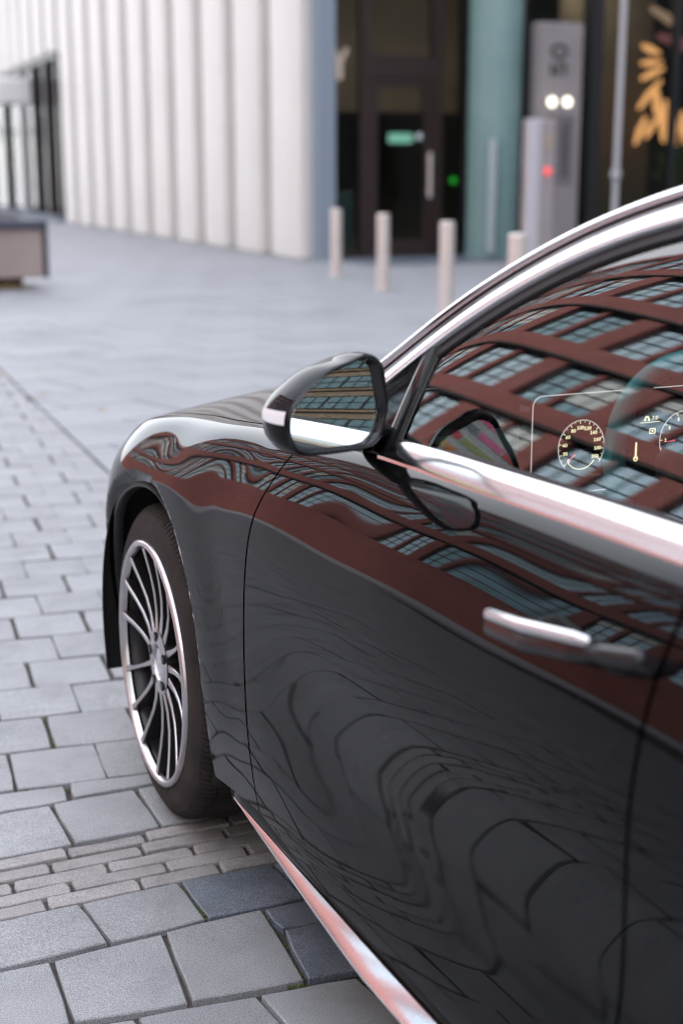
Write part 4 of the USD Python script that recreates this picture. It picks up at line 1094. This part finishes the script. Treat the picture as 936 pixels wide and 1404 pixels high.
# --- in front of the glass
COLM = xf('round_column', label='tall round pale teal column in front of the glass entrance', cat='column')
obj('shaft', cyl((11.58, 17.95, .03), (11.58, 17.95, 8.9), .43, 48), TEALCOL, COLM, smooth=40)
obj('foot_ring', cyl((11.58, 17.95, .021), (11.58, 17.95, .10), .445, 48), TEALCOL, COLM, smooth=40)
obj('reveal_strip', cyl((11.30, 17.50, .1), (11.30, 17.50, 1.9), .075, 16), mat('strip_grey', (.36, .42, .43), .4), COLM, smooth=40)
TOT = xf('sign_totem', label='tall grey sign totem with dark 50 lettering standing by the entrance', cat='sign')
TY = 17.45
tx0, tx1 = 12.10, 12.92
obj('totem_body', cbx(tx0, TY, .02, tx1, TY + .22, 3.72, .012), TOTEM, TOT)
obj('totem_edge', cbx(tx0 - .05, TY + .02, .02, tx0 - .002, TY + .20, 3.70, .01), mat('totem_edge_grey', (.22, .20, .21), .5), TOT)
obj('number', text('50', .30, (12.46, TY - .004, 3.15), (0, 0, 1), (-1, 0, 0), .006, True), LETTER, TOT)
obj('text_panel', bx(12.28, TY - .006, 1.18, 12.80, TY - .001, 2.30), TOTEMDARK, TOT)
obj('lettering', text('AWNING', .15, (12.63, TY - .009, 1.74), (0, 0, 1), (-1, 0, 0), .004, False), LETTER, TOT)
obj('arrow_mark', prism(Polygon([(-.07, 0), (0, .07), (.07, 0), (.03, 0), (.03, -.06), (-.03, -.06), (-.03, 0)]), .004, (12.42, TY - .002, 1.02), (1, 0, 0), (0, 0, 1)), LETTER, TOT)
PIL_ = xf('access_pillar', label='slim pale grey card-reader pillar with red light before the sign totem', cat='access pillar')
px0, px1, py_ = 11.0, 11.44, 15.9
obj('pillar_body', cbx(px0, py_, .02, px1, py_ + .25, 2.16, .02), POST, PIL_)
obj('pillar_side', cbx(px0 - .012, py_ - .012, .02, px0 + .17, py_ + .1, 2.15, .012), mat('pillar_light', (.55, .53, .57), .35), PIL_)
obj('reader_panel', bx(px0 + .25, py_ - .006, 1.72, px0 + .38, py_ - .001, 1.95), mat('reader_beige', (.40, .33, .26), .5), PIL_)
obj('red_light', cyl((px0 + .30, py_ - .02, 1.40), (px0 + .30, py_ - .001, 1.40), .062, 24), E7, PIL_)
for p in (np.array([12.199, 17.200, 2.481]), np.array([12.490, 17.200, 2.487])):
    obj('totem_lamp', cat([cyl(p + [0, .0, 0], p + [0, .02, 0], .075, 24)]), E6, TOT)
    obj('lamp_arm', cyl(p + [0, .021, 0], [p[0], TY + .01, p[2]], .02, 8), FRAMEDARK, TOT)
PO = xf('thin_pole', label='thin pale steel pole standing before the beige lobby wall', cat='pole')
p = np.array([13.343, 17.000, 0.278])
obj('shaft', cyl((p[0], 17.0, .02), (p[0] + .02, 17.0, 6.0), .05, 16), SHOPGREY, PO, smooth=40)
obj('collar', cyl((p[0], 17.0, 1.30), (p[0], 17.0, 1.42), .085, 20), SHOPGREY, PO, smooth=40)

# --- bollards
def bollard(first=[None]):
    def make(x, y, label, h=.90):
        if first[0] is None:
            b = xf('bollard', (x, y, 0), label=label, cat='bollard', group='steel bollards before the entrance')
            obj('post', cyl((0, 0, .014), (0, 0, .885), .075, 32), STEEL, b, smooth=40)
            obj('cap', cyl((0, 0, .885), (0, 0, .90), .075, 32, .066), STEEL, b, smooth=40)
            obj('base_ring', cyl((0, 0, .002), (0, 0, .014), .10, 32), STEEL, b, smooth=40)
            first[0] = b
        else:
            copy(first[0], 'bollard', (x, y, 0), label=label, cat='bollard', group='steel bollards before the entrance')
    return make
mk = bollard()
mk(7.416, 15.08, 'steel bollard farthest left, just beside the white wall corner')
mk(6.93, 12.69, 'steel bollard second from the left, in front of the brown door')
mk(6.258, 9.92, 'tallest-looking steel bollard, left of the round teal column')
mk(5.33, 7.1, 'steel bollard half hidden behind the roof line of the black car')

# --- planter at the left edge
PT = xf('planter_box', label='brownish grey planter box with dark edges at the far left', cat='planter')
c0 = np.array([2.65, 15.15])
obj('box_panel', cbx(c0[0] - .85, c0[1] - .5, .13, c0[0] + .64, c0[1] + .5, .72, .01), PLANTERBOX, PT)
obj('rim', cat([cbx(c0[0] - .90, c0[1] - .55, .72, c0[0] + .70, c0[1] - .40, .82, .01), cbx(c0[0] - .90, c0[1] + .40, .72, c0[0] + .70, c0[1] + .55, .82, .01), cbx(c0[0] + .54, c0[1] - .40, .721, c0[0] + .70, c0[1] + .40, .819, .01)]), mat('planter_rim', (.055, .06, .085), .5), PT)
obj('corner_post', cbx(c0[0] + .645, c0[1] - .53, .12, c0[0] + .70, c0[1] - .45, .72, .008), mat('planter_edge', (.05, .045, .055), .5), PT)
obj('foot', bx(c0[0] - .6, c0[1] - .4, .0, c0[0] + .40, c0[1] + .4, .13), SOIL, PT)
obj('soil', bx(c0[0] - .85, c0[1] - .4, .70, c0[0] + .54, c0[1] + .4, .76), SOIL, PT)
r = np.random.default_rng(11); lv = []
for i in range(60):
    x, y = c0[0] + .05 + r.normal(0, .22), c0[1] - .62 + r.normal(0, .07); a = r.uniform(0, 6.3); L = r.uniform(.03, .06)
    d = np.array([math.cos(a), math.sin(a), .1]); e = np.array([-math.sin(a), math.cos(a), .2]); c_ = np.array([x, y, .014 + r.uniform(0, .05)])
    lv.append(trimesh.Trimesh([c_ - d * L, c_ + e * L * .5, c_ + d * L, c_ - e * L * .5], [[0, 1, 2], [0, 2, 3]], process=False))
obj('fallen_leaves', cat(lv), DRYLEAF, label='dry yellow leaves gathered at the foot of the planter box', cat='leaves', kind='stuff')
lv = []
for q in np.array([(1.39, 5.35, 0), (1.46, 7.26, 0), (1.19, 7.10, 0), (2.17, 8.05, 0), (3.03, 7.64, 0), (1.24, 6.15, 0)]):
    lv.append(trimesh.Trimesh([q + [-.03, 0, .006], q + [0, .022, .012], q + [.035, .006, .007], q + [0, -.02, .006]], [[0, 1, 2], [0, 2, 3]], process=False))
obj('plaza_leaves', cat(lv), DRYLEAF, label='few yellow leaves lying on the open plaza', cat='leaves', kind='stuff')

# --- the street's other side, left of and behind the lens: seen in the car's paint, glass and mirror
FTH = math.radians(10); FD = np.array([math.sin(FTH), math.cos(FTH)]); FN = np.array([FD[1], -FD[0]])
FQ = -FN * 20.0
def fbox(s0, s1, o0, o1, z0, z1):
    return trimesh.convex.convex_hull(np.array([[*(FQ + FD * a + FN * b), c_] for a in (s0, s1) for b in (o0, o1) for c_ in (z0, z1)]))
RB = xf('brick_building', label='red brick office building across the street with paired windows, mirrored in the car', cat='building')
BAY, FLOOR, NB, NF, S0, ZB = 4.1, 4.1, 17, 6, -14.0, 4.6
obj('plinth', fbox(S0, S0 + NB * BAY, -.5, .12, 0, ZB - .6), BRICKRED, RB)
for i in range(NB + 1):
    obj('pier', fbox(S0 + i * BAY - .46, S0 + i * BAY + .46, -.6, .0, ZB - .6, ZB + NF * FLOOR + .4), BRICKRED, RB)
for f in range(NF + 1):
    z = ZB + f * FLOOR
    obj('spandrel', fbox(S0, S0 + NB * BAY, -.58, .06, z - .62, z + .42), BRICKRED, RB)
    obj('band_shadow', fbox(S0, S0 + NB * BAY, -.5, .10, z - .80, z - .625), BANDSHADE, RB)  # dark strip painted as the shade under each brick band
rw = np.random.default_rng(5); BLIND = mat('window_blind', (.50, .54, .53), .6)
for i in range(NB):
    a0, a1 = S0 + i * BAY + .47, S0 + (i + 1) * BAY - .47
    mid = (a0 + a1) / 2
    obj('mid_pier', fbox(mid - .13, mid + .13, -.3, -.08, ZB, ZB + NF * FLOOR - .8), BRICKRED, RB)
    for f in range(NF):
        z0, z1 = ZB + f * FLOOR + .425, ZB + (f + 1) * FLOOR - .80
        q_ = rw.random()
        obj('window_pane', fbox(a0, a1, -.24, -.22, z0, z1), OFFICEGLASS if q_ < .72 else DIMGLASS, RB)
        if rw.random() < .42:
            h_ = rw.uniform(.25, .8) * (z1 - z0); e0, e1 = [(a0, a1), (a0, mid), (mid, a1)][rw.integers(3)]
            obj('blind', fbox(e0, e1, -.219, -.214, z1 - h_, z1), BLIND, RB)
        bars = [fbox(a0, a1, -.225, -.19, zz - .035, zz + .035) for zz in (z0 + .72, z0 + 1.44, z0 + 2.16)] + [fbox(q - .03, q + .03, -.225, -.195, z0, z1) for q in np.concatenate([np.linspace(a0 + .03, mid - .16, 3), np.linspace(mid + .16, a1 - .03, 3)])]
        obj('window_frame', cat(bars), FRAMEDARK, RB)
SB = xf('sandstone_building', label='sandstone coloured office building with rows of windows, mirrored in the door mirror', cat='building')
B0, B1 = -66.0, S0 - .7
obj('wall', fbox(B0, B1, -.6, 0, 0, 34), SAND, SB)
obj('ground_floor', fbox(B0, B1 - .5, .0, .05, .3, 4.2), FRAMEDARK, SB)
for f in range(9):
    z = 5.0 + f * 3.2
    for i in range(12):
        a = B0 + .8 + i * 4.2
        obj('window', cat([fbox(a + q, a + q + 1.25, .0, .03, z, z + 1.75) for q in (0, 1.35, 2.7)]), DIMGLASS, SB)
        obj('window_frame', cat([fbox(a + q - .05, a + q + 1.30, .0, .06, z + dz, z + dz + .07) for q in (0, 1.35, 2.7) for dz in (-.06, .85, 1.75)] + [fbox(a + q, a + q + .10, .0, .06, z - .05, z + 1.8) for q in (-.09, 1.25, 2.60, 3.95)]), FRAMEDARK, SB)
    obj('cornice', fbox(B0, B1, .0, .15, z - .55, z - .33), SAND, SB)
# a building with coloured panels closing the street behind the lens
CB = xf('coloured_building', label='white gridded building with pink, red and yellow panels far behind the lens', cat='building')
obj('wall', bx(-24, -62, 0, 14, -61, 34), WHITEPANEL, CB)
pm = [mat(f'panel_{n}', c_, .5) for n, c_ in (('pink', (.75, .12, .30)), ('red', (.62, .06, .07)), ('yellow', (.80, .50, .05)), ('orange', (.75, .25, .04)), ('grey', (.20, .22, .25)), ('olive', (.35, .36, .10)))]
r = np.random.default_rng(21)
for f in range(15):
    z = 3.0 + f * 2.0
    x = -23.5
    while x < 13:
        w = r.uniform(1.2, 4.5)
        if r.random() < .92:
            k = r.choice([0, 1, 4, 0, 1] if f > 7 else [2, 3, 0, 2, 5, 1])
            obj('panel', bx(x, -60.99, z, min(x + w, 13.8), -60.9, z + .95), pm[k], CB)
        x += w + .25
# unseen blocks added on the car's far side to keep the sun off the plaza
OB = xf('office_block', label='tall grey block added unseen on the far side of the car to shade the plaza', cat='building')
GREYWALL = noisy('grey_render', (.30, .30, .31), (.36, .36, .37), .5, .8)
obj('wall', bx(11.5, -45, 0, 30, 8.2, 20), GREYWALL, OB)
obj('tower', bx(33, -5, 0, 48, 34, 37), GREYWALL, OB)
for f in range(5):
    for i in range(14):
        y = -44 + i * 3.7
        obj('window', bx(11.46, y, 1.5 + f * 3.6, 11.499, y + 2.4, 3.7 + f * 3.6), DIMGLASS, OB)
